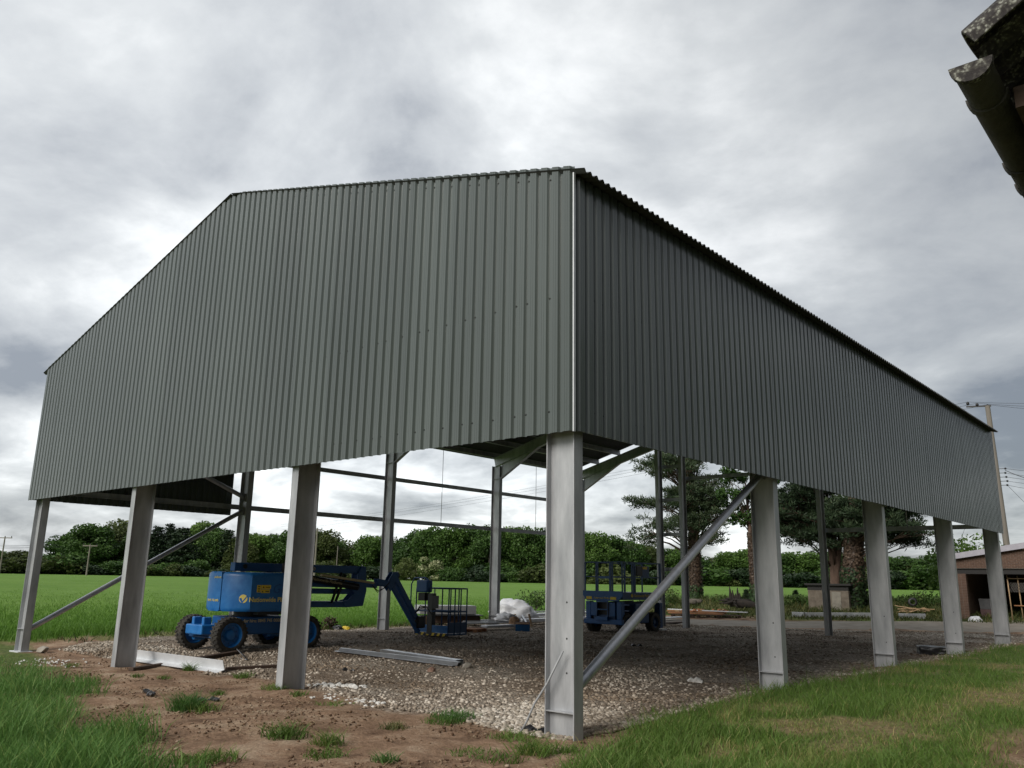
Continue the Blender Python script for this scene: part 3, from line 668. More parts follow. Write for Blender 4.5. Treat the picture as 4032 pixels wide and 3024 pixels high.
for side in (1, -1):
    dv = Vector((side, 0, -SL)).normalized(); nv = Vector((SL*CS*side, 0, CS)); yv = Vector((0, 1, 0))
    for r in range(rows):
        for i in range(ns):
            o = bpy.data.objects.new('roof_sheet', rme); COL.objects.link(o); o.parent = barn
            y0 = -.02+i*sw if i < ns-1 else L+.04-sw
            p = Vector((-W/2, y0, ZR+.005))+dv*(r*rl-(.14 if r else 0)) + nv*(.007*(rows-1-r)+ (.0022 if i % 2 else 0))
            o.matrix_local = Matrix(((dv.x, 0, nv.x, p.x), (dv.y, 1, nv.y, p.y), (dv.z, 0, nv.z, p.z), (0, 0, 0, 1)))
rc = MB(); rc.open_extrude([(-.32, -.32*SL+.045), (-.12, -.035), (0, .015), (.12, -.035), (.32, -.32*SL+.045)], (-W/2, -.03, ZR+.0), (-W/2, L+.04, ZR+.0), (1, 0, 0), (0, 0, 1))
rc.build('ridge_cap', M_['fibre'], barn)

# ------------------------------------------------------------------ trees
def leafcloud(centers, radii, n, size, r, squash=.8, shell=.55, aspect=1.6):
    centers = np.asarray(centers); radii = np.asarray(radii); w = radii**2; k = r.choice(len(centers), n, p=w/w.sum())
    d = r.normal(size=(n, 3)); d /= np.linalg.norm(d, axis=1)[:, None]
    rad = radii[k]*(shell+(1-shell)*r.random(n)**.6); P = centers[k]+d*rad[:, None]*np.array([1, 1, squash])
    a = r.normal(size=(n, 3)); a = a+d*.6; a /= np.linalg.norm(a, axis=1)[:, None]; b = np.cross(a, r.normal(size=(n, 3))); b /= np.linalg.norm(b, axis=1)[:, None]; c = np.cross(a, b)
    s = size*(.6+.8*r.random(n))[:, None]
    V = np.stack([P-b*s*.5, P+c*s*.5/aspect, P+b*s*.5, P-c*s*.5/aspect], 1).reshape(-1, 3)
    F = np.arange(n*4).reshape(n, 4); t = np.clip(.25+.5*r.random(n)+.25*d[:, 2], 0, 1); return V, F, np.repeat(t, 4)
def broadleaf_meshes(seed, h, w, n, size, nb=16, low=.18):
    r = np.random.default_rng(seed); C = []; Rr = []
    for i in range(nb):
        t = r.random()**.8; z = h*(low+.72*t); ww = w*.5*math.sin(math.pi*min(.97, .22+.70*t))**.7
        a = r.random()*6.28; d = ww*.72*math.sqrt(r.random()); C.append((math.cos(a)*d, math.sin(a)*d, z)); Rr.append(w*(.14+.12*r.random()))
    V, F, t = leafcloud(C, Rr, n, size, r)
    crown = fastmesh('crown', V, F); set_tint(crown, t)
    m = MB(); m.tube([(0, 0, -.3), (0, 0, h*.25), (.2, .1, h*.55)], [h*.022, h*.016, h*.008], 7)
    for i in range(6):
        c = C[r.integers(nb)]; z0 = h*(.18+.25*r.random()); m.tube([(0, 0, z0), (c[0]*.5, c[1]*.5, (z0+c[2])/2), c], [h*.010, h*.006, h*.003], 5)
    return crown, m
def conifer_meshes(seed, h, w, n, size):
    r = np.random.default_rng(seed); V = []; nn = 46; C = []; Rr = []
    for i in range(nn):
        t = i/nn; z = h*(.12+.86*t); ww = w*.5*(1-t)**.75+.15; a = i*2.4+r.random(); d = ww*(.35+.5*r.random()); C.append((math.cos(a)*d, math.sin(a)*d, z)); Rr.append(.35+ww*.38)
    Vv, F, t = leafcloud(C, Rr, n, size, r, .5, .3, 2.2); crown = fastmesh('crown', Vv, F); set_tint(crown, t)
    m = MB(); m.tube([(0, 0, -.3), (0, 0, h*.97)], [h*.018, .03], 6); return crown, m
def plant_tree(name, pos, crown, trunk_me, cm, tm, label, cat='tree', group=None, rz=None, sc=(1, 1, 1)):
    e = empty(name, pos, random.uniform(0, 6.28) if rz is None else rz, label, cat, group); e.scale = sc
    c = link('crown', crown, None, e)
    if len(crown.materials) == 0: crown.materials.append(cm)
    if trunk_me is not None: link('trunk', trunk_me, tm, e)
    return e
def mbmesh(m, name='trunk', smooth=True):
    o = m.build(name, None, None, smooth); me = o.data; bpy.data.objects.remove(o, do_unlink=True); return me
LIB = {}
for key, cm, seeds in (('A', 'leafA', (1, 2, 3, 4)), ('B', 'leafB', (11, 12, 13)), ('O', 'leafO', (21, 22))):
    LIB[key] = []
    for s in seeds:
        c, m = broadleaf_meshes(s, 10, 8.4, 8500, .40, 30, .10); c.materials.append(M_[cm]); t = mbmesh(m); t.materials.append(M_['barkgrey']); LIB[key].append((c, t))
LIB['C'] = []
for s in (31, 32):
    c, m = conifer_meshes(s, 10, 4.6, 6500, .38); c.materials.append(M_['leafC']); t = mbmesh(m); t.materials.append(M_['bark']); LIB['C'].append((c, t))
# (photo x, photo y of the crown top, crown width in photo pixels, kind, distance)
far_trees = [(-60, 2150, 150, 'A', 190), (60, 2163, 150, 'O', 180), (180, 2175, 130, 'A', 185), (245, 2090, 170, 'A', 178), (330, 2050, 200, 'A', 172), (405, 2045, 190, 'O', 180), (470, 2040, 170, 'O', 186),
  (535, 2075, 130, 'A', 176), (600, 2070, 120, 'C', 170), (650, 2060, 110, 'C', 174), (700, 2075, 140, 'C', 168), (775, 2042, 170, 'B', 184), (830, 2080, 140, 'A', 172), (885, 2085, 120, 'C', 170),
  (940, 2110, 120, 'O', 168), (1000, 2085, 180, 'B', 172), (1060, 2095, 150, 'A', 176), (1130, 2075, 170, 'A', 170), (1200, 2065, 190, 'A', 174), (1265, 2080, 170, 'O', 172), (1320, 2125, 130, 'A', 178),
  (1395, 2118, 140, 'O', 180), (1450, 2095, 160, 'B', 172), (1520, 2100, 150, 'O', 176), (1570, 2110, 140, 'A', 170), (1640, 2075, 170, 'A', 166), (1705, 2055, 180, 'A', 160), (1780, 2060, 170, 'B', 158), (1850, 2052, 170, 'A', 160),
  (1925, 2060, 170, 'A', 156), (1995, 2056, 170, 'B', 158), (2065, 2062, 170, 'A', 156), (2135, 2060, 170, 'A', 158), (2205, 2062, 170, 'A', 154), (2275, 2068, 170, 'A', 158), (2345, 2082, 170, 'B', 156), (2415, 2098, 160, 'A', 160),
  (2480, 2110, 160, 'A', 164), (2545, 2125, 150, 'O', 168), (2610, 2150, 150, 'A', 172), (2680, 2150, 150, 'B', 170), (2750, 2175, 140, 'A', 172), (2820, 2190, 140, 'O', 176), (2885, 2160, 170, 'B', 150), (2960, 2150, 170, 'B', 150),
  (3040, 2165, 160, 'A', 150), (3120, 2160, 160, 'A', 152), (3200, 2165, 160, 'B', 150), (3280, 2160, 150, 'A', 152), (3360, 2170, 150, 'A', 154), (3430, 2168, 140, 'O', 152), (3500, 2185, 140, 'A', 152), (3560, 2178, 150, 'A', 150),
  (3620, 2195, 140, 'O', 150), (3690, 2170, 170, 'A', 142), (3760, 2185, 150, 'B', 142), (3830, 2180, 150, 'A', 140), (3900, 2190, 140, 'A', 144), (3990, 2190, 140, 'A', 146), (4090, 2190, 150, 'A', 146)]
FLAB = {'A': 'dark green broadleaf tree in the wood beyond the far edge of the field', 'B': 'bright green broadleaf tree in the wood beyond the far edge of the field',
        'O': 'olive green broadleaf tree in the wood beyond the far edge of the field', 'C': 'narrow dark conifer in the wood beyond the far edge of the field'}
cnt = {}
def far_tree(u, v, wpx, kind, D, lab=None, grp=None, name=None):
    p = at_dist(u, 2270, D); z0 = float(HB(p[0], p[1])); top = at_dist(u, v, D)[2]; h = max(top-z0, 2.0)*1.03; wid = wpx/FPX*D*1.12
    c, t = LIB[kind][cnt.get(kind, 0) % len(LIB[kind])]; cnt[kind] = cnt.get(kind, 0)+1
    base = 4.6 if kind == 'C' else 8.4
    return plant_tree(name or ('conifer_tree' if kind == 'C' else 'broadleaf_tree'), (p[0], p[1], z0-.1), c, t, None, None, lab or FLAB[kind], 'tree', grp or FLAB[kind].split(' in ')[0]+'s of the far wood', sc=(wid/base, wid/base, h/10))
SEG = [(-999, 80, 'beside the left corner column'), (80, 480, 'left of the left gable post'), (480, 930, 'right of the left gable post'), (930, 1150, 'just left of the right gable post'), (1150, 1520, 'right of the right gable post'),
       (1520, 1960, 'above the lift cage'), (1960, 2220, 'left of the near corner column'), (2220, 2600, 'above the scissor lift'), (2600, 2760, 'between the two close rear posts'), (2760, 3060, 'left of the first side column'),
       (3060, 3500, 'left of the second side column'), (3500, 3800, 'left of the third side column'), (3800, 9999, 'right of the third side column')]
ORD = ['first', 'second', 'third', 'fourth', 'fifth', 'sixth', 'seventh', 'eighth', 'ninth']; KN = {'A': 'dark green tree', 'B': 'bright green tree', 'O': 'olive green tree', 'C': 'dark conifer'}
seen = {}
for a in far_trees:
    sg = [q for q in SEG if q[0] <= a[0] < q[1]][0]; seen.setdefault((sg[2], a[3]), []).append(a)
for (sg, kd), L_ in seen.items():
    for i, a in enumerate(sorted(L_)): far_tree(*a, lab=(ORD[i]+' ' if len(L_) > 1 else '')+KN[kd]+' of the far wood '+sg)
for i, (u, v, wpx, kind, D, d2) in enumerate([(a[0]+38, a[1]+26, a[2]*1.05, 'A' if a[3] != 'C' else 'C', a[4], 16) for a in far_trees if a[0] < 1290 or 1600 < a[0] < 2500]):
    far_tree(u, v, wpx, kind, D+d2, lab='tree deeper inside the far wood showing only between the front trees', grp='trees deeper inside the far wood')
# low hedge growth along the foot of the wood
hr = random.Random(8); hedge = [broadleaf_meshes(60+i, 3.0, 5.5, 1700, .42, 12, .10)[0] for i in range(3)]
for h_, k_ in zip(hedge, ('leafA', 'leafO', 'leafC')): h_.materials.append(M_[k_])
u = -80
while u < 4100:
    if not (1560 < u < 1860):
        D = (150 if u > 1560 else 163)+hr.uniform(-3, 3); p = at_dist(u, 2270, D-6); s = hr.uniform(.35, .95)
        e = empty('hedge_bush', (p[0], p[1], float(HB(p[0], p[1]))-.1), hr.uniform(0, 6.28), 'low dark green bush at the foot of the far wood along the field edge', 'bush', 'bushes along the foot of the far wood')
        e.scale = (s*1.7, s*1.7, s*hr.uniform(.8, 1.3)); link('crown', hedge[hr.randrange(3)], None, e)
    u += hr.uniform(34, 56)
for i, (u, v, D, wd, mt, lab) in enumerate([(1600, 2188, 150, 5.5, 'leafO', 'olive bush left of the elder bushes at the far field edge'), (1662, 2178, 150, 4.6, 'elder', 'elder bush covered in cream blossom at the far field edge'), (1718, 2205, 149, 4.4, 'elder', 'lower elder bush with scattered cream blossom at the far field edge'),
        (1775, 2238, 148, 6.5, 'leafA', 'long clipped hedge section right of the elder bushes'), (1840, 2240, 148, 4.5, 'leafA', 'dark bush at the right end of the clipped hedge section')]):
    p = at_dist(u, 2270, D); z0 = float(HB(p[0], p[1])); h = at_dist(u, v, D)[2]-z0
    c, m = broadleaf_meshes(80+i, h, wd, 2300, .34, 14, .06); c.materials.append(M_[mt]); t = mbmesh(m); t.materials.append(M_['barkgrey'])
    plant_tree('bush', (p[0], p[1], z0-.05), c, t, None, None, lab, 'bush')

for i, (x, y, k) in enumerate(((17.5, -13, 'A'), (18.5, -6, 'O'), (17, 1, 'A'), (18.5, 8, 'A'), (17.5, 15, 'B'), (19, 22, 'A'))):  # out-of-view tree row, added to darken the right side wall
    plant_tree('broadleaf_tree', (x, y, 0), LIB[k][i % 2][0], LIB[k][i % 2][1], None, None, ORD[i]+' unseen tall tree added behind the old barn to shade the side wall', 'tree', 'unseen shade trees added behind the old barn', sc=(1.15, 1.15, 1.5))

# ---- near trees by the farm road
def ivy(parent, path, rad, z0, z1, n, size, mt, seed, name='ivy'):
    r = np.random.default_rng(seed); zs = z0+(z1-z0)*r.random(n); P = []
    pz = [p[2] for p in path]
    x = np.interp(zs, pz, [p[0] for p in path]); y = np.interp(zs, pz, [p[1] for p in path]); rr = np.interp(zs, pz, rad)
    a = r.random(n)*6.283; d = np.stack([np.cos(a), np.sin(a), (r.random(n)-.5)*.6], 1)
    C = np.stack([x, y, zs], 1)+d*(rr*(.96+.35*r.random(n)**2))[:, None]
    b = np.cross(d, r.normal(size=(n, 3))); b /= np.linalg.norm(b, axis=1)[:, None]; c = np.cross(d, b); c = c+d*.5*(r.random((n, 1))-.3)
    s = size*(.6+.8*r.random(n))[:, None]
    V = np.stack([C-b*s*.5, C+c*s*.4, C+b*s*.5, C-c*s*.4], 1).reshape(-1, 3); me = fastmesh(name, V, np.arange(n*4).reshape(n, 4)); set_tint(me, np.repeat(r.random(n), 4))
    return link(name, me, M_[mt], parent)
def needles(C, n, r, rad, size):
    k = r.integers(len(C), size=n); C = np.asarray(C)[k]; d = r.normal(size=(n, 3)); d[:, 2] = d[:, 2]*.6+.25; d /= np.linalg.norm(d, axis=1)[:, None]
    P = C+d*rad*(r.random((n, 1))**.7)*np.array([1, 1, .55]); dd = d+.5*r.normal(size=(n, 3)); dd[:, 2] += .35; dd /= np.linalg.norm(dd, axis=1)[:, None]
    b = np.cross(dd, r.normal(size=(n, 3))); b /= np.linalg.norm(b, axis=1)[:, None]; s = size*(.6+.8*r.random((n, 1)))
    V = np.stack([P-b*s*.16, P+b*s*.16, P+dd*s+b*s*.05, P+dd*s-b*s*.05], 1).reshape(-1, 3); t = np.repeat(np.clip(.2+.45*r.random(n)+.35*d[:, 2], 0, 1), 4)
    return V, np.arange(n*4).reshape(n, 4), t
def pine(name, pos, label, stems, clumps, seed, D, nper=95, rad=.50, size=.17, cat='tree', twigs=True):
    r = np.random.default_rng(seed); e = empty(name, pos, 0, label, cat); o = Vector(pos); tr = MB()
    for path, rd in stems: tr.tube([(p[0], p[1], p[2]) for p in path], rd, 10)
    C = []
    for (u, v, dd) in clumps:
        p = Vector(at_dist(u, v, D+dd))-o; C.append((p.x, p.y, p.z))
    CC = []
    for c in C:
        best = min((Vector(q) for path, _ in stems for q in path), key=lambda q: (q-Vector(c)).length+max(0, q.z-c[2])*3)
        start = Vector((best.x, best.y, min(max(c[2]-.4*(Vector(c)-best).length, best.z-2.5), best.z)))
        mid = start.lerp(Vector(c), .5)+Vector((0, 0, .25)); tr.tube([start, mid, Vector(c)], [.06, .04, .015], 5)
        for j in range(5):
            q = Vector(c)+Vector(r.normal(size=3)*np.array([.62, .62, .26])); CC.append(tuple(q))
            if twigs: tr.tube([mid.lerp(Vector(c), r.random()), q], [.018, .008], 4, False)
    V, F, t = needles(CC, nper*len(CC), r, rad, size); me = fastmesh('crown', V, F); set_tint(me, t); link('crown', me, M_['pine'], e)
    to = tr.build('trunk', M_['bark'], e, True); return e
def clumps_in(r, boxes):
    out = []
    for u0, u1, v0, v1, n in boxes:
        for _ in range(n): out.append((r.uniform(u0, u1), r.uniform(v0, v1), r.uniform(-2.0, 2.0)))
    return out
rr_ = random.Random(4)
g = ground_at(2740, 2372); D1 = math.hypot(g.x-CAM[0], g.y-CAM[1])
def zat(v, u, D): return float(at_dist(u, v, D)[2])
h1 = zat(1650, 2740, D1)-g.z
p1 = [(0, 0, -.3), (.0, .05, h1*.25), (-.1, .1, h1*.55), (-.2, 0, h1)]; r1 = [.38, .34, .27, .07]
pt = pine('pine_tree', g, 'pine with a brown ivy clad trunk and ragged crown behind the two close rear posts', [(p1, r1)],
     clumps_in(rr_, [(2525, 2590, 1975, 1990, 4), (2540, 2620, 1820, 1880, 7), (2590, 2740, 1790, 1850, 16), (2530, 2560, 2080, 2115, 3), (2570, 2680, 2060, 2120, 6), (2680, 2830, 1890, 1990, 26), (2700, 2825, 2000, 2070, 16), (2760, 2835, 2100, 2125, 3), (2620, 2690, 1900, 2000, 8), (2640, 2800, 1660, 1790, 18)]), 5, D1)
ivy(pt, p1, [.42, .40, .30, .1], h1*.05, h1*.36, 2600, .14, 'ivyb', 6); ivy(pt, p1, [.46, .42, .3, .1], 0, h1*.085, 900, .15, 'ivyg', 7)
g = ground_at(2978, 2394); D2 = math.hypot(g.x-CAM[0], g.y-CAM[1]); h2 = zat(1840, 2900, D2)-g.z
top2 = Vector(at_dist(2935, 1900, D2))-g; mid2 = Vector(at_dist(2955, 2110, D2))-g
e2 = empty('ivy_clad_tree', g, 0, 'slender broadleaf tree with bare brown ivy trunk left of the first side column', 'tree')
p2 = [(0, 0, -.3), (0, 0, 1.2), tuple(mid2), tuple(top2)]; m2 = MB(); m2.tube(p2, [.24, .21, .14, .04], 9); C2 = []; R2 = []
for u0, u1, v0, v1, n in ((2840, 2900, 1930, 1990, 5), (2845, 2930, 1845, 1900, 7), (2900, 2970, 1890, 1960, 6), (2880, 2960, 1990, 2060, 7), (2960, 3050, 1960, 2080, 7), (2960, 3060, 1850, 1950, 7)):
    for _ in range(n):
        c = Vector(at_dist(rr_.uniform(u0, u1), rr_.uniform(v0, v1), D2+rr_.uniform(-1, 1)))-g; C2.append(tuple(c)); R2.append(rr_.uniform(.25, .5)); st = Vector(p2[2]).lerp(Vector(p2[3]), rr_.uniform(0, .8)); m2.tube([st, st.lerp(c, .5)+Vector((0, 0, .1)), c], [.035, .02, .008], 5)
Vv, F, t = leafcloud(C2, R2, 6200, .15, np.random.default_rng(9), .9, .2, 1.2); me = fastmesh('crown', Vv, F); set_tint(me, t); link('crown', me, M_['leafA'], e2)
m2.build('trunk', M_['bark'], e2, True)
ivy(e2, p2, [.27, .26, .19, .05], .9, p2[2][2]+.2, 2000, .13, 'ivyb', 16); ivy(e2, p2, [.33, .31, .2, .05], 0, 1.35, 1000, .14, 'ivyg', 17)
g = ground_at(3368, 2404); D3 = math.hypot(g.x-CAM[0], g.y-CAM[1]); a = Vector(at_dist(3362, 2100, D3))-g; b = Vector(at_dist(3350, 1800, D3))-g
p3 = [(0, 0, -.3), (0, .02, 2.0), tuple(a), tuple(b)]
pt = pine('pine_tree', g, 'thick ivy clad pine right of the small hut with a broad dark crown', [(p3, [.50, .46, .40, .12])],
     clumps_in(rr_, [(3380, 3560, 2000, 2090, 34), (3480, 3640, 1960, 2030, 14), (3540, 3620, 2090, 2140, 8), (3300, 3420, 1960, 2100, 20), (3380, 3600, 1850, 1960, 20)]), 25, D3, 95)
ivy(pt, p3, [.56, .53, .45, .1], 1.5, a.z+.1, 3600, .14, 'ivyb', 26); ivy(pt, p3, [.64, .60, .5, .1], 0, 2.3, 1800, .15, 'ivyg', 27)
g = ground_at(3292, 2398); D4 = math.hypot(g.x-CAM[0], g.y-CAM[1])+1.6; g = Vector(at_dist(3292, 2390, D4)); g.z = float(H(g.x, g.y)); st4 = []
for du, tu in ((0, 3262), (10, 3285), (22, 3312)):
    a = Vector(at_dist(3280+du*.7, 2240, D4))-g; b = Vector(at_dist(tu, 2090, D4))-g; c = Vector(at_dist(tu-8, 1880, D4))-g; st4.append(([(0, 0, -.3), (0, 0, .8), tuple(a), tuple(b), tuple(c)], [.30, .27, .20, .15, .05]))
pine('pine_tree', g, 'many stemmed reddish pine rising behind the small hut', st4, clumps_in(rr_, [(3060, 3220, 1930, 2010, 22), (3050, 3200, 2020, 2090, 20), (3120, 3280, 2080, 2140, 14), (3190, 3340, 1980, 2080, 20), (3080, 3320, 1860, 1950, 20), (3290, 3360, 2060, 2120, 8)]), 35, D4, 95)

# bushes and young firs between road and field
def bush(u, v, h, w, mt, label, seed, n=900, size=.12, name='bush', group=None):
    g = ground_at(u, v); c, m = broadleaf_meshes(seed, h, w, n, size, 12, .05); c.materials.append(M_[mt]); t = mbmesh(m); t.materials.append(M_['barkgrey'])
    return plant_tree(name, g-Vector((0, 0, .03)), c, t, None, None, label, 'bush', group)
for i, a in enumerate([(2640, 2385, 1.0, 2.6, 'nettle', 'brown green weed bush right of the scissor lift'), (2560, 2400, .8, 2.2, 'nettle', 'weed bush behind the scissor lift rear wheel'), (2110, 2425, 1.2, 2.8, 'nettle', 'leafy weed bush beyond the plastic wrapped pile'), (2055, 2440, .8, 1.4, 'leafO', 'yellowing weed plant behind the white plastic sheet'),
      (3060, 2395, .9, 1.8, 'nettle', 'weed bush just left of the first side column base'), (3150, 2390, .85, 2.0, 'nettle', 'dark weed bush between the first side column and the hut'), (3210, 2398, .7, 1.6, 'leafA', 'low dark bush against the left wall of the hut'), (3420, 2400, .9, 1.6, 'nettle', 'weed bush right of the thick ivy trunk'),
      (3560, 2395, .8, 2.4, 'nettle', 'weed bush behind the rubbish pile'), (3640, 2400, .9, 2.2, 'nettle', 'green weed bush in front of the field left of the brick shed'), (3710, 2405, .8, 1.8, 'nettle', 'weed bush close to the left end of the brick shed'), (2840, 2380, .6, 1.6, 'nettle', 'low weeds behind the uprooted stump')]):
    bush(*a, 100+i)
def fir(u, v, h, label, seed):
    g = ground_at(u, v); r = np.random.default_rng(seed); e = empty('young_fir', g, 0, label, 'sapling'); m = MB(); m.tube([(0, 0, -.05), (0, 0, h)], [.03, .006], 6); C = []
    for i in range(12):
        z = h*(.12+.8*i/12); l = .42*h*(1-i/13)
        for k in range(5):
            a = i*1.1+k*1.256; q = (math.cos(a)*l, math.sin(a)*l, z-.08*l); m.tube([(0, 0, z), q], [.008, .003], 4)
            for f in (.35, .6, .85, 1): C.append((q[0]*f, q[1]*f, z+(q[2]-z)*f))
    V, F, t = needles(C, 1500, r, .07, .10); me = fastmesh('crown', V, F); set_tint(me, t); link('crown', me, M_['leafC'], e); m.build('trunk', M_['bark'], e, True)
fir(2940, 2385, 1.1, 'young fir sapling left of the slender ivy clad tree', 3); fir(3135, 2375, .9, 'young fir sapling on the verge left of the hut', 4); fir(3405, 2395, 1.3, 'young fir sapling right of the thick ivy clad pine', 5)
g = ground_at(3805, 2380); p = Vector(at_dist(3812, 2270, 58)); p.z = float(HB(p.x, p.y)); c, m = broadleaf_meshes(222, zat(2130, 3812, 58)-p.z, 5.6, 4200, .22, 20, .2); c.materials.append(M_['leafB']); t = mbmesh(m); t.materials.append(M_['barkgrey'])
plant_tree('broadleaf_tree', p, c, t, None, None, 'small round green tree showing above the pale roof of the brick shed', 'tree')

# ------------------------------------------------------------------ machines
def wheel(parent, c, axis, r, w, rimr, mats=('rubber', 'blue'), lugs=26):
    c = Vector(c); ax = Vector(axis).normalized(); h = w/2
    we = MB().lathe(c, ax, [(-h*.55, rimr*.98), (-h*.9, rimr*1.04), (-h, r*.82), (-h*.86, r*.95), (-h*.5, r*.985), (0, r*.99), (h*.5, r*.985), (h*.86, r*.95), (h, r*.82), (h*.9, rimr*1.04), (h*.55, rimr*.98)], 36).build('wheel', M_['rubber'], parent, True, angle=50)
    a = ax.orthogonal().normalized(); b = ax.cross(a); tm = MB()
    for k in range(lugs):
        for s in (-1, 1):
            t = 2*math.pi*(k+.5*(s > 0))/lugs; d = a*math.cos(t)+b*math.sin(t); tg = ax.cross(d)
            tm.bar(c+d*(r*.985)+ax*s*h*.08+tg*r*.05, c+d*(r*.97)+ax*s*h*.95-tg*r*.06, .045*r/.43, .035, up=d)
    tm.build('tread_lugs', M_['rubber'], we)
    rm = MB().lathe(c, ax, [(h*.62, rimr*1.02), (h*.78, rimr), (h*.7, rimr*.93), (h*.2, rimr*.88), (h*.12, rimr*.5), (h*.2, rimr*.46), (h*.55, rimr*.40), (h*.62, rimr*.34), (h*.62, 0)], 32)
    rm.lathe(c, -ax, [(h*.62, rimr*1.02), (h*.70, rimr*.93), (h*.1, rimr*.8), (h*.1, 0)], 24)
    ro = rm.build('rim', M_[mats[1]], we, True, angle=35)
    nb = MB()
    for k in range(9):
        t = 2*math.pi*k/9; q = c+ax*h*.13+(a*math.cos(t)+b*math.sin(t))*rimr*.66; nb.lathe(q, ax, [(0, .016), (.02, .014), (.02, 0)], 6)
    tag(nb.build('wheel_nuts', M_['navy'], we), kind='stuff'); return we

# ---- articulated boom lift; local x = along its boom (world +y), local y = away from the camera side (world -x)
BX, BY = -13.95, 4.35
lift = empty('boom_lift', (BX, BY, float(HB(BX, BY))), R(90), 'blue articulated boom lift with four large wheels and its cage lowered to the ground', 'boom lift')
def bl(y_world, x_world, z): return (y_world-BY, BX-x_world, z)        # world -> machine axes
wr = .43
for wx in (3.22-BY, 5.46-BY):
    for wy, s in ((-.87, -1), (.87, 1)): wheel(lift, (wx, wy, wr), (0, s, 0), wr, .33, .29)
ch = MB().bx(-.78, .78, -.62, .62, .40, .84).build('chassis', M_['blue_d'], lift, bevel=.03)
MB().bx(-1.62, -.78, -.40, .40, .42, .66).build('front_axle_frame', M_['blue'], lift, bevel=.03)
MB().bx(.78, 1.55, -.40, .40, .42, .70).build('rear_axle_frame', M_['blue_d'], lift, bevel=.03)
for wx in (3.22-BY, 5.46-BY): MB().tube([(wx, -.80, wr), (wx, .80, wr)], .085, 12).build('axle', M_['blue_d'], lift, True, angle=50)
for wx in (3.22-BY, 5.46-BY):
    for sy in (-.58, .58): MB().bx(wx-.16, wx+.16, sy-.07, sy+.07, .24, .64).build('axle_yoke', M_['blue'], lift, bevel=.04, seg=3)
    MB().tube([(wx-.24, -.6, .36), (wx-.24, .6, .36)], .03, 8).build('tie_rod', M_['navy'], lift, True)
for s in (-.20, .28): MB().bx(-1.50, -1.28, s-.06, s+.06, .64, .84).build('tie_down_lug', M_['blue'], lift, bevel=.025)
MB().lathe((-.05, 0, .80), (0, 0, 1), [(0, .46), (.06, .46), (.06, .42), (.17, .42), (.17, .5), (.20, .5)], 28).build('slew_ring', M_['black'], lift, True, angle=40)
# turret: the rounded counterweight cover
def rounded(m, x0, x1, y0, y1, z0, z1, r, inset=.05, n=6):
    pts = []
    for cx, cy, a0 in ((x1-r, y1-r, 0), (x0+r, y1-r, 90), (x0+r, y0+r, 180), (x1-r, y0+r, 270)):
        for k in range(n+1): t = R(a0+90*k/n); pts.append((cx+r*math.cos(t), cy+r*math.sin(t)))
    cx, cy = (x0+x1)/2, (y0+y1)/2; k = len(pts); V = []
    rings = [(z0, inset*1.2), (z0+inset*.8, inset*.2), (z0+inset*2, 0), (z1-inset*2, 0), (z1-inset*.7, inset*.35), (z1, inset*1.5)]
    for z, ins in rings:
        for px, py in pts: V.append((px-math.copysign(min(ins, abs(px-cx)), px-cx), py-math.copysign(min(ins, abs(py-cy)), py-cy), z))
    F = [(i*k+j, i*k+(j+1) % k, (i+1)*k+(j+1) % k, (i+1)*k+j) for i in range(len(rings)-1) for j in range(k)]; F += [tuple(reversed(range(k))), tuple(range((len(rings)-1)*k, len(rings)*k))]
    return m.add(V, F)
TR, TC, TWd = 1.23, .08, .97                     # rear of the turret is an arc about the slew centre
XF = TC-math.sqrt(TR*TR-TWd*TWd)
def turret_part(name, plan, z0, z1, ins=.05):
    cx = sum(p[0] for p in plan)/len(plan); cy = sum(p[1] for p in plan)/len(plan); k = len(plan); V = []
    rings = [(z0, ins*1.1), (z0+ins*.8, ins*.25), (z0+ins*2, 0), (z1-ins*2, 0), (z1-ins*.8, ins*.3), (z1-ins*.25, ins*.9), (z1, ins*1.8)]
    for z, i_ in rings:
        for px, py in plan:
            d = math.hypot(px-cx, py-cy); f = (d-i_)/d; V.append((cx+(px-cx)*f, cy+(py-cy)*f, z))
    F = [(i*k+j, i*k+(j+1) % k, (i+1)*k+(j+1) % k, (i+1)*k+j) for i in range(len(rings)-1) for j in range(k)]+[tuple(reversed(range(k))), tuple(range((len(rings)-1)*k, len(rings)*k))]
    return MB().add(V, F).build(name, M_['blue'], lift, True, angle=38)
a1 = math.pi+math.asin(TWd/TR); a0 = math.pi+R(14)
arc = [(TC+TR*math.cos(t), TR*math.sin(t)) for t in np.linspace(a0, a1, 10)]
cover = arc+[(-.2, -TWd), (.4, -TWd), (.95, -TWd), (1.07, -TWd+.12), (1.07, -.30), (-.9, -.30)]
turret_part('engine_cover', cover, .98, 1.96); turret_part('tank_cover', [(x, -y) for x, y in reversed(cover)], .98, 1.96)
cwp = [(TC+(TR+.012)*math.cos(t), (TR+.012)*math.sin(t)) for t in np.linspace(math.pi-R(13.2), math.pi+R(13.2), 9)]+[(-.95, -.27), (-.95, .27)]
turret_part('counterweight', cwp, .98, 1.97)
def wrap(o, out=0.0):                              # bend flat lettering round the rear of the cover
    for v in o.data.vertices:
        if v.co.x < XF:
            t = a1-(XF-v.co.x)/TR; r = TR+(-TWd-v.co.y); v.co.x = TC+r*math.cos(t); v.co.y = r*math.sin(t)
    return o
MB().bx(-1.105, .7, -.295, .295, 1.0, 1.25).build('turret_frame', M_['blue_d'], lift, bevel=.02)
MB().bx(-.40, .35, -.92, -.72, .90, .975).build('turret_step', M_['black'], lift)
MB().tube([(.62, -.42, 1.9), (.62, -.42, 2.22)], .07, 12).build('exhaust_stack', M_['black'], lift, True, angle=40)
yf = -TWd-.003
MB().bx(-.52, -.405, yf-.002, yf, 1.46, 1.645).build('warning_label', M_['yellow'], lift)
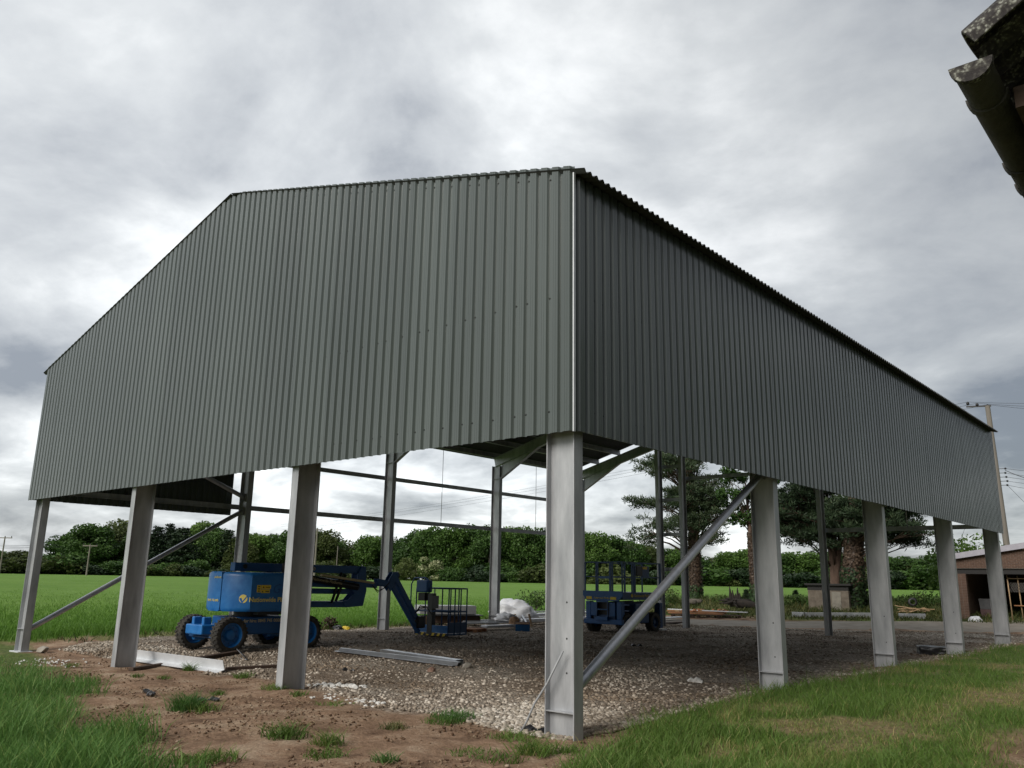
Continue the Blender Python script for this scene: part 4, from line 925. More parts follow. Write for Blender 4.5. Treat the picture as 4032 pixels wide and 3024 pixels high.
w2 = MB().bx(-.395, -.115, yf-.002, yf, 1.55, 1.645).build('warning_label', M_['yellow'], lift); w3 = MB().bx(-.395, -.14, yf-.002, yf, 1.445, 1.538).build('warning_label', M_['yellow'], lift)
sym = MB()
for x, z, s in ((-.33, 1.57, .05), (-.35, 1.462, .045)): sym.add([(x-s*.6, yf-.004, z), (x+s*.6, yf-.004, z), (x, yf-.004, z+s)], [(0, 1, 2)])
for i in range(3): sym.bx(-.49, -.435, yf-.004, yf-.003, 1.48+i*.055, 1.505+i*.055)
sym.bx(-.27, -.14, yf-.004, yf-.003, 1.58, 1.60); sym.bx(-.27, -.16, yf-.004, yf-.003, 1.475, 1.50)
sym.build('warning_symbols', M_['black'], lift)
# round flash emblem then the hire firm's lettering
em = MB(); em.lathe((-.86, yf, 1.30), (0, -1, 0), [(.002, 0), (.002, .105), (0, .105)], 28); wrap(em.build('emblem_disc', M_['lettery'], lift))
tk = MB().add([(x-.17, yf-.006, z) for x, z in ((-.79, 1.30), (-.74, 1.33), (-.70, 1.245), (-.60, 1.38), (-.585, 1.36), (-.70, 1.19), (-.735, 1.21))], [(0, 1, 2, 6), (2, 3, 4, 5), (2, 5, 6)]).build('emblem_tick', M_['blue'], lift); wrap(tk)
wrap(text_part('Nationwide Platforms', .165, M_['lettery'], lift, (-.715, yf-.001, 1.225), (1, 0, 0), (0, 0, 1), bold=.003))
text_part('Genie', .34, M_['blue_d'], lift, (-.08, yf-.001, 1.44), (1, 0, 0), (0, 0, 1), shear=.25, depth=.006)
text_part('for hire: 0845 745 0000', .115, M_['letter'], lift, (-.60, -.6215, .705), (1, 0, 0), (0, 0, 1), bold=.002)
text_part('platforms', .085, M_['lettery'], lift, (TC-TR-.0145, .02, 1.80), (0, -1, 0), (0, 0, 1)); text_part('0845 745 0000', .085, M_['lettery'], lift, (TC-TR-.0145, .25, 1.22), (0, -1, 0), (0, 0, 1))
# boom: main beam on top, folded risers below, telescoping part, jib
def beam(name, a, b, w, h, mt='blue_d', bev=.012): return MB().bar(a, b, w, h).build(name, M_[mt], lift, bevel=bev)
top = beam('upper_boom', (3.66-BY, 0, 2.10), (8.00-BY, 0, 2.10), .22, .22)
text_part('0845 745 0000', .15, M_['letter'], top, (5.3-BY, -.1125, 2.045), (1, 0, 0), (0, 0, 1), bold=.002)
MB().lathe((3.95-BY, -.115, 2.11), (0, -1, 0), [(0, .06), (.03, .06), (.03, 0)], 12).build('pivot_pin', M_['black'], lift)
beam('telescopic_boom', (4.3-BY, .0, 1.755), (7.6-BY, .0, 1.70), .24, .26); beam('telescopic_section', (7.6-BY, 0, 1.70), (8.55-BY, 0, 1.66), .17, .17)
beam('lower_riser', (4.6-BY, 0, 1.50), (7.5-BY, 0, 1.47), .22, .15); beam('tower_arm', (4.2-BY, 0, 1.14), (7.4-BY, 0, 1.11), .26, .17)
kn = MB()
for s in (-.135, .135):
    P = [(7.85-BY, s, 2.2), (8.02-BY, s, 2.2), (8.08-BY, s, 1.5), (7.98-BY, s, 1.06), (7.35-BY, s, 1.02), (7.2-BY, s, 1.19), (7.45-BY, s, 1.25), (7.62-BY, s, 1.42), (7.5-BY, s, 1.56), (7.7-BY, s, 1.75), (7.72-BY, s, 2.0)]
    kn.add([(x, y-.015, z) for x, y, z in P]+[(x, y+.015, z) for x, y, z in P], [tuple(range(11)), tuple(reversed(range(11, 22)))]+[(i, (i+1) % 11, 11+(i+1) % 11, 11+i) for i in range(11)])
kn.build('knuckle_plates', M_['blue_d'], lift, bevel=.008)
hc = MB().tube([(5.9-BY, -.19, 1.84), (7.7-BY, -.19, 1.60)], .095, 14).build('lift_cylinder', M_['hyd'], lift, True, angle=40)
MB().tube([(6.35-BY, -.20, 1.93), (8.3-BY, -.20, 1.73)], .035, 10).build('cylinder_rod', M_['letter'], lift, True, angle=40)
text_part('Nationwide Platforms', .12, M_['letter'], hc, (6.0-BY, -.289, 1.79), (1, 0, -.12), (.12, 0, 1))
for a, b in (((7.1-BY, -.17, 2.0), (6.8-BY, -.17, 1.15)), ((7.25-BY, -.17, 1.95), (6.95-BY, -.17, 1.2))): MB().tube([a, b], .04, 10).build('strut', M_['hyd'], lift, True)
for i in range(3): MB().tube([(5.3-BY+.1*i, -.16, 1.45), (5.5-BY+.1*i, -.2, 1.28-.04*i), (6.0-BY, -.17, 1.18)], .012, 6).build('hose', M_['black'], lift, True)
for i in range(2): MB().tube([(8.3-BY, -.12, 1.66), (8.5-BY, -.16, 1.50-.05*i), (8.8-BY, -.12, 1.58), (9.0-BY, -.1, 1.75)], .013, 6).build('hose', M_['black'], lift, True)
# jib head and jib
jh = MB()
for s in (-.09, .09):
    P = [(8.54-BY, s, 1.86), (8.67-BY, s, 1.84), (8.97-BY, s, 1.80), (9.14-BY, s, 2.06), (9.30-BY, s, 2.08), (9.38-BY, s, 1.96), (9.17-BY, s, 1.66), (9.07-BY, s, 1.48), (8.94-BY, s, 1.62), (8.57-BY, s, 1.64)]
    k = len(P); jh.add([(x, y-.02, z) for x, y, z in P]+[(x, y+.02, z) for x, y, z in P], [tuple(range(k)), tuple(reversed(range(k, 2*k)))]+[(i, (i+1) % k, k+(i+1) % k, k+i) for i in range(k)])
jh.build('jib_head', M_['blue_d'], lift, bevel=.008)
beam('jib_arm', (9.28-BY, 0, 1.90), (10.24-BY, 0, .66), .15, .17); beam('jib_lower_arm', (9.12-BY, -.02, 1.72), (10.37-BY, -.02, .22), .12, .13)
MB().tube([(9.24-BY, 0, 1.95), (9.42-BY, 0, 1.98)], .10, 14).build('jib_pivot', M_['hyd'], lift, True)
MB().bx(10.22-BY, 10.57-BY, -.13, .13, .35, .72).build('platform_rotator', M_['hyd'], lift, bevel=.04)
for i in range(3): MB().tube([(10.12-BY, -.1, .8), (10.22-BY, -.22, .95+.05*i), (10.52-BY, -.2, 1.0), (10.92-BY, -.1, .7)], .014, 6).build('hose', M_['black'], lift, True)
# cage
x0, x1, y0, y1 = 10.97-BY, 11.80-BY, -.75, .78; zb, zt = .13, 1.58
MB().bx(x0, x1, y0, y1, zb, zb+.06).build('cage_floor', M_['navy'], lift); MB().bx(x0-.012, x0, y0, y1, zb+.07, zb+.30).build('toe_board', M_['blue'], lift); MB().bx(x0, x1, y0-.012, y0, zb+.07, zb+.40).build('toe_board', M_['navy'], lift)
hz = MB().bx(x0-.016, x0-.004, y0, y1, zb-.03, zb+.062).build('hazard_strip', M_['black'], lift)
hy = MB()
for i in range(6):
    c = y0+.14+i*.25; hy.add([(x0-.019, c, zb-.03), (x0-.019, c+.11, zb-.03), (x0-.019, c+.05, zb+.062), (x0-.019, c-.06, zb+.062)], [(0, 1, 2, 3)])
hy.build('hazard_stripes', M_['yellow'], hz)
def crail(a, b, r=.024): return MB().tube([a, b], r, 8).build('cage_rail', M_['navy'], lift, True)
for z in (zt, .86):
    crail((x0, y0, z), (x1, y0, z)); crail((x0, y1, z), (x1, y1, z)); crail((x1, y0, z), (x1, y1, z)); crail((x0, y0, z), (x0, y1, z))
for x, y in ((x0, y0), (x0, y1), (x1, y0), (x1, y1), (x0, .18), (x1, 0), (x0+.28, y0), (x0+.55, y0), (x0+.42, y1), (x1, -.38), (x1, .4)): crail((x, y, zb), (x, y, zt), .022)
MB().bx(x0-.02, x0+.14, -.02, .22, zb, 1.42).build('cage_mast', M_['hyd'], lift, bevel=.01)
MB().bx(x0-.10, x0+.16, .18, .72, 1.44, 1.84).build('control_box', M_['blue_d'], lift, bevel=.05, seg=3)
MB().bx(x0-.08, x0+.1, .3, .62, 1.18, 1.43).build('control_tray', M_['black'], lift, bevel=.01)
cl = [(x0-.08, .86, .9), (x0-.12, .92, 1.1), (x0-.12, .92, 1.7), (x0-.1, .80, 1.90), (x0-.1, .3, 1.92), (x0-.1, .10, 1.84), (x0-.1, .04, 1.62)]
MB().tube(cl, .022, 8).build('control_guard', M_['blue_d'], lift, True); MB().bx(x0-.02, x0-.012, -.3, -.02, .95, 1.35).build('manual_box', M_['black'], lift)

# ---- rough terrain scissor lift; local axes = world axes
SX, SY = -12.5, 19.95
sci = empty('scissor_lift', (SX, SY, float(HB(SX, SY))), 0, 'navy blue rough terrain scissor lift folded down with its railed platform', 'scissor lift')
for wy in (-1.0, .95):
    for wx, s in ((-.72, -1), (.72, 1)): wheel(sci, (wx, wy, .37), (s, 0, 0), .37, .30, .2, ('rubber', 'navy'), 20)
MB().bx(-.5, .5, -1.35, 1.35, .42, .66).build('chassis', M_['navy'], sci, bevel=.02)
for s in (-1, 1):
    MB().bx(s*.56, s*.86, -.48, .46, .36, 1.08).build('equipment_box', M_['navy'], sci, bevel=.03)
MB().bx(.862, .866, -.20, -.10, .75, .9).build('warning_label', M_['yellow'], sci); MB().bx(.862, .866, .12, .40, .76, .86).build('warning_label', M_['yellow'], sci)
vent = MB()
for i in range(6): vent.bx(.862, .868, -.05, .08, .58+i*.05, .605+i*.05)
vent.build('vent_slots', M_['black'], sci)
for i in range(2): MB().bx(.862, .868, .22+.08*i, .25+.08*i, .93, 1.02).build('door_latch', M_['black'], sci)
MB().bx(-.88, .88, -1.46, -1.30, .32, .50).build('front_bumper', M_['blue_d'], sci, bevel=.02)
for s in (-1, 1): MB().bx(s*.60, s*.82, -1.40, -1.18, .50, 1.15).build('outrigger_leg', M_['blue_d'], sci, bevel=.015)
for s in (-1, 1): MB().bx(s*.58, s*.84, 1.30, 1.52, .14, 1.10).build('outrigger_leg', M_['navy'], sci, bevel=.015)
MB().bx(.55, .95, 1.28, 1.62, .05, .10).build('outrigger_foot', M_['white'], sci, bevel=.01)
for s in (-.42, .42): MB().bx(s-.14, s+.14, -1.44, -1.32, .62, 1.12).build('front_panel', M_['blue_d'], sci, bevel=.02)
ld = MB()
for s in (-.25, .25): ld.bx(s-.02, s+.02, -1.49, -1.45, .45, 1.18)
ld.build('ladder_frame', M_['navy'], sci)
for z in (.55, .86, 1.15): MB().bx(-.25, .25, -1.50, -1.44, z-.02, z+.02).build('ladder_rung', M_['blue_d'], sci)
MB().bx(-.27, .27, -1.54, -1.42, .46, .60).build('step', M_['blue_d'], sci, bevel=.01)
MB().bx(-.35, .35, -1.30, -.55, .66, 1.12).build('engine_bay', M_['black'], sci)
for i in range(4):
    z = .74+.11*i
    for s in (-.33, .33): MB().bar((s, -1.15, z), (s, 1.2, z+.05*(1 if i % 2 else -1)), .05, .09).build('scissor_arm', M_['navy'], sci, bevel=.008)
pf = MB(); P = [(-.88, -1.44), (.88, -1.44)]
MB().bx(-.88, .88, -1.40, 1.38, 1.22, 1.50).build('platform_deck', M_['navy'], sci, bevel=.012)
fr = [(-.92, 1.54), (.92, 1.54), (.92, 1.36), (.72, 1.17), (-.72, 1.17), (-.92, 1.36)]
MB().add([(x, -1.46, z) for x, z in fr]+[(x, -1.41, z) for x, z in fr], [tuple(range(6)), tuple(reversed(range(6, 12)))]+[(i, (i+1) % 6, 6+(i+1) % 6, 6+i) for i in range(6)]).build('platform_end_panel', M_['blue_d'], sci, bevel=.01)
for s in (-.62, .50): MB().bx(s-.13, s+.13, -1.465, -1.461, 1.22, 1.33).build('warning_label', M_['yellow'], sci)
text_part('Nationwide Platforms', .095, M_['yellow'], sci, (-.40, -1.464, 1.25), (1, 0, 0), (0, 0, 1)); text_part('Nationwide Platforms', .15, M_['yellow'], sci, (.883, -.62, 1.33), (0, 1, 0), (0, 0, 1))
MB().lathe((.8815, -.75, 1.38), (1, 0, 0), [(.002, 0), (.002, .07), (0, .07)], 20).build('emblem_disc', M_['yellow'], sci)
def srail(a, b, w=.038): return MB().bar(a, b, w, w).build('guard_rail', M_['navy'], sci)
ztop, zmid = 2.62, 2.07
for z in (ztop, zmid):
    for s in (-.86, .86): srail((s, -1.38, z), (s, 1.36, z))
    srail((-.86, -1.38, z), (.86, -1.38, z)); srail((-.86, 1.36, z), (.86, 1.36, z))
for x, y in ((-.86, -1.38), (-.34, -1.38), (-.26, -1.38), (.34, -1.38), (.42, -1.38), (.86, -1.38), (.86, -1.2), (.86, -.72), (.86, -.60), (.86, -.50), (.86, 1.28), (.86, 1.36), (-.86, -.6), (-.86, .3), (-.86, 1.36), (0, 1.36)): srail((x, y, 1.50), (x, y, ztop), .045)
MB().bx(.80, .90, -.42, -.02, 2.12, 2.50).build('control_box', M_['black'], sci, bevel=.015); MB().bx(.80, .88, .0, .5, 2.08, 2.50).build('platform_control_panel', M_['navy'], sci, bevel=.01)
MB().bx(.882, .886, .02, .34, 2.38, 2.48).build('warning_label', M_['yellow'], sci); MB().bx(-.2, .3, -1.40, -1.36, 2.0, 2.09).build('gate_bar', M_['blue_d'], sci)
for i in range(2): MB().tube([(.84, -.55-.08*i, 2.5), (.83, -.5, 2.0), (.84, -.45-.1*i, 1.52)], .015, 6).build('hose', M_['black'], sci, True)

# ------------------------------------------------------------------ old barn beside the camera: eave, gutter and verge show top right
T0 = 4.2; E0 = Vector(CAM)+Vector(ray(3760, 275)).normalized()*T0
ex, ey, ez = E0.x+.06, E0.y, E0.z
old = empty('old_barn', (ex+3.5, ey, 0), 0, 'old barn at the right edge with lichen covered corrugated roof and dark cast gutter', 'barn')
ox = lambda x: x-(ex+3.5)
LB = 15.0; PB = math.tan(R(30)); hw = 3.6
def lichen():
    m = bpy.data.materials.new('lichen_covered_cement'); m.use_nodes = True; t = m.node_tree; b = t.nodes['Principled BSDF']; b.inputs['Roughness'].default_value = .95
    co = t.nodes.new('ShaderNodeTexCoord'); n = t.nodes.new('ShaderNodeTexNoise'); n.inputs['Scale'].default_value = 22; n.inputs['Detail'].default_value = 10; n.inputs['Roughness'].default_value = .72; n.inputs['Distortion'].default_value = .4; t.links.new(co.outputs['Object'], n.inputs['Vector'])
    v = t.nodes.new('ShaderNodeTexVoronoi'); v.inputs['Scale'].default_value = 70; v.feature = 'SMOOTH_F1'; t.links.new(co.outputs['Object'], v.inputs['Vector'])
    mx_ = t.nodes.new('ShaderNodeMath'); mx_.operation = 'MULTIPLY_ADD'; mx_.inputs[1].default_value = -.35; t.links.new(v.outputs['Distance'], mx_.inputs[0]); t.links.new(n.outputs['Fac'], mx_.inputs[2])
    r = t.nodes.new('ShaderNodeValToRGB'); e = r.color_ramp.elements; e[0].position = .28; e[0].color = (.030, .026, .026, 1); e[1].position = .52; e[1].color = (.33, .335, .29, 1); q = e.new(.40); q.color = (.075, .07, .062, 1); t.links.new(mx_.outputs[0], r.inputs[0]); t.links.new(r.outputs[0], b.inputs['Base Color'])
    bp = t.nodes.new('ShaderNodeBump'); bp.inputs['Strength'].default_value = .8; bp.inputs['Distance'].default_value = .01; t.links.new(mx_.outputs[0], bp.inputs['Height']); t.links.new(bp.outputs[0], b.inputs['Normal']); return m
M_['lichen'] = lichen(); M_['gutter'] = mat('old_cement_gutter', (.040, .038, .035), .9, 0, (.085, .08, .07), 5, .3, 40); M_['oldwall'] = mat('dark_weatherboard', (.030, .028, .026), .9, 0, (.05, .046, .042), 4, .2, 30, stretch=(1, .1, 1))
gp = [( -.075*math.cos(math.pi*k/10), -.075*math.sin(math.pi*k/10)) for k in range(11)]; gp2 = gp+[(p*.88, q*.88) for p, q in reversed(gp)]
gx0 = ox(ex); gut = MB().extrude(gp2, (gx0, 0, ez), (gx0, LB, ez), (1, 0, 0), (0, 0, 1)).build('gutter', M_['gutter'], old, True, angle=50)
gpc = [(p*1.14, q*1.14) for p, q in gp]+[(p*1.01, q*1.01) for p, q in reversed(gp)]
for yj in (.28, 1.02, 1.32, 2.85, 4.6, 6.4): MB().extrude(gpc, (gx0, yj, ez), (gx0, yj+.05, ez), (1, 0, 0), (0, 0, 1)).build('gutter_socket', M_['gutter'], gut)
MB().extrude([(p*1.12, q*1.12) for p, q in gp], (gx0, -.012, ez+.004), (gx0, .02, ez+.004), (1, 0, 0), (0, 0, 1)).build('stop_end', M_['lichen'], gut)
# corrugated sheets of the slope nearest the camera and the far slope
def corr(sgn, n_rows=1):
    out = []; m = int(LB/1.0)
    for j in range(m):
        V = []; nn = 43; y0 = .06+j*1.0
        for i in range(nn):
            y = y0+1.025*i/(nn-1); z = .026*math.cos(2*math.pi*7*i/(nn-1))
            for dz in (0, -.008):
                for d in (0.0, hw+.04): V.append((gx0+.02+d if sgn > 0 else gx0+2*hw-.02-d, y, ez+.075+d*PB+z+dz+.002*(j % 2)))
        F = []
        for i in range(nn-1):
            a = 4*i; c = 4*i+4; F += [(a, a+1, c+1, c), (a+2, c+2, c+3, a+3), (a, c, c+2, a+2), (a+1, a+3, c+3, c+1)]
        out.append(link('roof_sheet', fastmesh('old_roof_sheet', V, F, True), M_['lichen'] if j < 2 else M_['gutter'], old))
    return out
corr(1); corr(-1)
# verge capping: thick cover strips running up the gable edge
vd = Vector((1, 0, PB)).normalized(); vn = Vector((-PB, 0, 1)).normalized()
for i in range(3):
    a = Vector((gx0+.0, 0, ez+.075))+vd*(.02+i*1.35)+vn*(.012*i); b = a+vd*1.42
    MB().extrude([(-.075, -.04), (-.08, .0), (-.07, .035), (-.045, .062), (-.01, .075), (.06, .072), (.12, .055), (.17, .03), (.17, .015), (.11, .038), (.05, .055), (-.01, .058), (-.035, .048), (-.055, .025), (-.062, -.04)], a, b, (0, 1, 0), vn).build('verge_capping', M_['lichen'], old, bevel=.004)
MB().bx(gx0+.30, gx0+.42, .16, LB-.1, -.1, ez+.02).build('wall', M_['oldwall'], old)
gw = MB(); gw.add([(gx0+.42, .16, -.1), (gx0+2*hw-.3, .16, -.1), (gx0+2*hw-.3, .16, ez), (gx0+hw, .16, ez+hw*PB-.2), (gx0+.42, .16, ez)]+[(gx0+.42, .28, -.1), (gx0+2*hw-.3, .28, -.1), (gx0+2*hw-.3, .28, ez), (gx0+hw, .28, ez+hw*PB-.2), (gx0+.42, .28, ez)],
       [(0, 1, 2, 3, 4), (9, 8, 7, 6, 5)]+[(i, (i+1) % 5, 5+(i+1) % 5, 5+i) for i in range(5)]); gw.build('gable_wall', M_['oldwall'], old)
MB().bx(gx0+2*hw-.42, gx0+2*hw-.3, .28, LB-.1, -.1, ez+.02).build('wall', M_['oldwall'], old); MB().bx(gx0+.42, gx0+2*hw-.42, LB-.2, LB-.1, -.1, ez).build('end_wall', M_['oldwall'], old)
MB().bx(gx0+.10, gx0+.29, .3, LB-.2, ez-.10, ez+.0).build('fascia_board', M_['timber_d'], old)
dp = MB().tube([(gx0+.34, .11, ez-.12), (gx0+.34, .11, 0)], .02, 8).build('conduit', M_['cable_grey'], old, True)

# ------------------------------------------------------------------ brick shed behind on the right
SHY = 38.2; zg = float(HB(-3, SHY))
def bs(u, v): return Vector(on_y(u, v, SHY))
A = bs(3782, 2440); lx = A.x; eL = bs(3778, 2182).z; slope = (bs(4032, 2142).z-eL)/(bs(4032, 2142).x-bs(3778, 2182).x); lin = bs(3830, 2238).z
shed = empty('brick_shed', (lx, SHY, zg), 0, 'open fronted brown brick shed with pale roof edge at the right end of the road', 'shed')
rw = 8.0; zl = lin-zg; half = rw/2
def ztp(x): return (eL-zg)+slope*min(x, rw-x)-.12
# bricks of the gable laid as real pieces over a mortar backing
bm_ = MB(); bl_, bh, jt = .215, .065, .012; z = zl+.02; row = 0
while z < ztp(half):
    x = -.11*(row % 2)
    while x < rw:
        xa, xb = max(x, .0), min(x+bl_, rw)
        if xb-xa > .04 and z+bh < ztp((xa+xb)/2): bm_.bx(xa, xb, -.012-random.uniform(0, .006), .05, z, z+bh)
        x += bl_+jt
    z += bh+jt; row += 1
tag(bm_.build('gable_brickwork', M_['brick'], shed), kind='stuff')
gb = [(0, zl), (rw, zl), (rw, ztp(rw)), (half, ztp(half)), (0, ztp(0))]
MB().add([(x, .0, z) for x, z in gb]+[(x, .2, z) for x, z in gb], [(0, 1, 2, 3, 4), (9, 8, 7, 6, 5)]+[(i, (i+1) % 5, 5+(i+1) % 5, 5+i) for i in range(5)]).build('gable_backing', M_['mortar'], shed)
MB().extrude(isect(.26, .14, .02, .02), (-.1, .08, zl-.14), (rw, .08, zl-.14), (0, 1, 0), (0, 0, 1)).build('lintel_beam', M_['darkroof'], shed)
for x in (.0, rw-.45):
    pm = MB(); z = -.1; row = 0
    while z < zl-.3:
        for i in range(2):
            xa = x+i*.2275-(.0 if row % 2 else 0); pm.bx(xa, xa+bl_, -.01-random.uniform(0, .006), .3, z, z+bh)
        z += bh+jt; row += 1
    tag(pm.build('pier_brickwork', M_['brick'], shed), kind='stuff'); MB().bx(x+.01, x+.43, .0, .29, -.1, zl-.28).build('pier_core', M_['mortar'], shed)
LD = 9.0
MB().bx(0, .22, .31, LD, -.1, eL-zg-.2).build('side_wall', M_['brick'], shed); MB().bx(rw-.22, rw, .31, LD, -.1, eL-zg-.2).build('side_wall', M_['brick'], shed); MB().bx(.22, rw-.22, LD-.2, LD, -.1, eL-zg).build('rear_wall', M_['brick'], shed)
for sgn in (0, 1):
    a = Vector((-.25 if sgn == 0 else rw+.25, -.22, eL-zg-.25*slope)); b = Vector((half, -.22, eL-zg+slope*half)); c = Vector((0, LD+.4, 0))
    MB().add([a, b, b+c, a+c, a-Vector((0, 0, .05)), b-Vector((0, 0, .05)), b+c-Vector((0, 0, .05)), a+c-Vector((0, 0, .05))], [(0, 1, 2, 3), (7, 6, 5, 4), (0, 4, 5, 1), (3, 2, 6, 7), (0, 3, 7, 4), (1, 5, 6, 2)]).build('roof', M_['fibre'], shed)
    MB().bar(a-Vector((0, .02, .12)), b-Vector((0, .02, .12)), .03, .27).build('bargeboard', M_['palesheet'], shed)
MB().bx(.45, rw-.45, .0, LD-.2, -.06, .02).build('floor_slab', M_['concrete'], shed)
vb = bs(4026, 2158); MB().bx(vb.x-lx-.02, vb.x-lx+.3, -.03, -.005, vb.z-zg-.06, vb.z-zg+.08).build('vent', M_['letter'], shed)
tb = empty('red_tub', (bs(3858, 2440).x, SHY+1.9, zg+.02), .15, 'dusty red and grey plastic tub inside the brick shed doorway', 'tub')
m = MB(); m.add([(-.30, -.28, 0), (.30, -.28, 0), (.30, .28, 0), (-.30, .28, 0), (-.33, -.31, .46), (.33, -.31, .46), (.33, .31, .46), (-.33, .31, .46)], [(3, 2, 1, 0), (0, 1, 5, 4), (1, 2, 6, 5), (2, 3, 7, 6), (3, 0, 4, 7), (4, 5, 6, 7)]); m.build('lower_tub', M_['redbin'], tb, bevel=.02)
m = MB(); m.add([(-.31, -.29, .465), (.31, -.29, .465), (.31, .29, .465), (-.31, .29, .465), (-.36, -.33, .98), (.36, -.33, .98), (.36, .33, .98), (-.36, .33, .98)], [(3, 2, 1, 0), (0, 1, 5, 4), (1, 2, 6, 5), (2, 3, 7, 6), (3, 0, 4, 7), (4, 5, 6, 7)]); m.build('upper_tub', M_['tubgrey'], tb, bevel=.02)
g = ground_at(3838, 2448); 
def sack(name, g, rx, ry, rz_, mt, label, cat, seed, ang=0, nz=.25, f=7):
    bmm = bmesh.new(); bmesh.ops.create_icosphere(bmm, subdivisions=4, radius=1)
    for v in bmm.verts:
        n = mnoise.noise(v.co*1.9+Vector((seed, 0, 0)))*nz+(.5-abs(mnoise.noise(v.co*f*.45+Vector((0, seed, 0))))*2)*nz*.42+(.5-abs(mnoise.noise(v.co*f+Vector((seed, seed, 0))))*2)*nz*.18; v.co = Vector((v.co.x*rx, v.co.y*ry, max(v.co.z, -.35)*rz_+.3*rz_))*(1+n)
    me = bpy.data.meshes.new(name); bmm.to_mesh(me); bmm.free(); me.polygons.foreach_set('use_smooth', np.ones(len(me.polygons), bool)); o = link(name, me, M_[mt], None, g); o.rotation_euler = (0, 0, ang); return tag(o, label, cat)
sack('plastic_sack', g, .32, .2, .2, 'white', 'small white sack lying at the foot of the brick shed pier', 'sack', 3)
sf = empty('scaffold_frame', (bs(3992, 2448).x, SHY+.5, zg), 0, 'rusty scaffold trestle with a mesh guard standing in the brick shed', 'scaffold')
for x in (0, .42, 1.4):
    MB().tube([(x-.12, .1 if x == .42 else 0, 0), (x-.16, .1 if x == .42 else 0, 2.15)], .028, 8).build('upright', M_['timber'], sf, True)
MB().tube([(0, 0, .72), (1.5, 0, .72)], .03, 8).build('ledger', M_['timber_o'], sf, True); MB().tube([(-.16, 0, 2.0), (1.4, 0, 2.0)], .025, 8).build('ledger', M_['timber'], sf, True)
nm = MB()
for i in range(22): nm.bar((-.12+i*.07, -.03, 1.35), (.10+i*.07, -.03, 1.80), .012, .012); nm.bar((.10+i*.07, -.04, 1.35), (-.12+i*.07, -.04, 1.80), .012, .012)
nm.build('mesh_guard', M_['net'], sf)

# hut between the pines
p = Vector(at_dist(3265, 2412, D3-.9)); p.z = float(H(p.x, p.y)); hz_ = zat(2298, 3265, D3-.9)-p.z
hut = empty('small_hut', p, R(8), 'small rendered hut with dark flat roof between the pine trunks', 'hut')
MB().bx(-1.12, 1.12, 0, 1.8, -.2, hz_-.38).build('wall', M_['hutwall'], hut, bevel=.02); MB().bx(-1.13, 1.13, -.01, 1.81, hz_-.375, hz_-.12).build('eaves_band', M_['darkroof'], hut); MB().bx(-1.25, 1.3, -.15, 1.95, hz_-.115, hz_).build('roof', M_['darkroof'], hut, bevel=.02)
MB().bx(.20, .70, -.03, -.005, -.1, hz_-.45).build('door', M_['concrete'], hut)

# ------------------------------------------------------------------ poles and wires
def pole(u, vtop, D, r, label, arm=1.6, az=0.0, lean=0.0, vbase=2280):
    p = Vector(at_dist(u, vbase, D)); p.z = float(HB(p.x, p.y)); h = float(at_dist(u, vtop, D)[2])-p.z
    e = empty('utility_pole', p, az, label, 'utility pole'); MB().tube([(0, 0, -.3), (lean, 0, h)], [r, r*.72], 10).build('shaft', M_['pole'], e, True, angle=60)
    if arm:
        MB().bx(-arm/2, arm/2, -.06, .06, h-.25, h-.12).build('crossarm', M_['pole'], e)
        for s in (-arm/2+.1, 0, arm/2-.1): MB().lathe((s, 0, h-.12), (0, 0, 1), [(0, .03), (.08, .07), (.2, .05), (.26, .0)], 8).build('insulator', M_['black'], e, True)
    return p+Vector((0, 0, h))
pole(338, 2143, 128, .13, 'far timber power pole in the field seen left of the right gable post', 2.0, YAW)
pole(1236, 2080, 140, .17, 'pale timber power pole at the field edge right of the left gable post', 1.6, YAW+.3)
pole(1322, 2150, 160, .10, 'thin grey pole at the field edge above the boom lift arm', .0)
pole(-6, 2112, 150, .13, 'timber power pole cut by the left edge of the picture', 2.2, YAW)
PD = 58.0; pb = Vector(at_dist(4004, 2440, PD)); pb.z = float(HB(pb.x, pb.y)); ptop = Vector(at_dist(3888, 1598, PD))
pe = empty('utility_pole', pb, 0, 'tall leaning timber power pole rising behind the far right corner of the barn', 'utility pole'); MB().tube([(0, 0, -.3), tuple(ptop-pb)], [.19, .14], 12).build('shaft', M_['pole'], pe, True, angle=60)
hh = ptop.z-pb.z; lean = Vector((ptop.x-pb.x, ptop.y-pb.y, 0)); perp = Vector((math.cos(YAW-.55), math.sin(YAW-.55), 0)); tops = []
MB().bar(tuple(lean-perp*1.15+Vector((0, 0, hh+.05))), tuple(lean+perp*.2+Vector((0, 0, hh-.02))), .07, .09).build('crossarm', M_['black'], pe)
for s, dz in ((-1.05, .35), (-.55, .22), (.0, .08)):
    q = lean+perp*s+Vector((0, 0, hh+dz)); MB().lathe(tuple(q-Vector((0, 0, .22))), (0, 0, 1), [(0, .02), (.05, .09), (.16, .09), (.22, .04), (.24, 0)], 10).build('insulator', M_['black'], pe, True); tops.append(pb+q)
def wire(pts, label, r=.011, group=None, sag=0.0, n=14):
    a, b = Vector(pts[0]), Vector(pts[-1]); P = [a.lerp(b, t/n)-Vector((0, 0, sag*4*(t/n)*(1-t/n))) for t in range(n+1)]
    return tag(MB().tube(P, r, 5, False).build('overhead_wire', M_['wire'], None, True), label, 'wire', group)
farp = at_dist(1236, 2085, 140)
for i, (tp, v) in enumerate(zip(tops, (2066, 2074, 2086))):
    wire([tp, at_dist(1100+i*6, v, 150)], ('upper', 'middle', 'lower')[i]+' long overhead wire running from the tall pole to the left behind the barn', .010, sag=.9)
    wire([tp, at_dist(4300, 1582+i*20, PD+4)], ('upper', 'middle', 'lower')[i]+' overhead wire leaving the tall pole to the right edge', .010, sag=.1)
lv = MB(); side = Vector((math.cos(YAW-.55), math.sin(YAW-.55), 0))
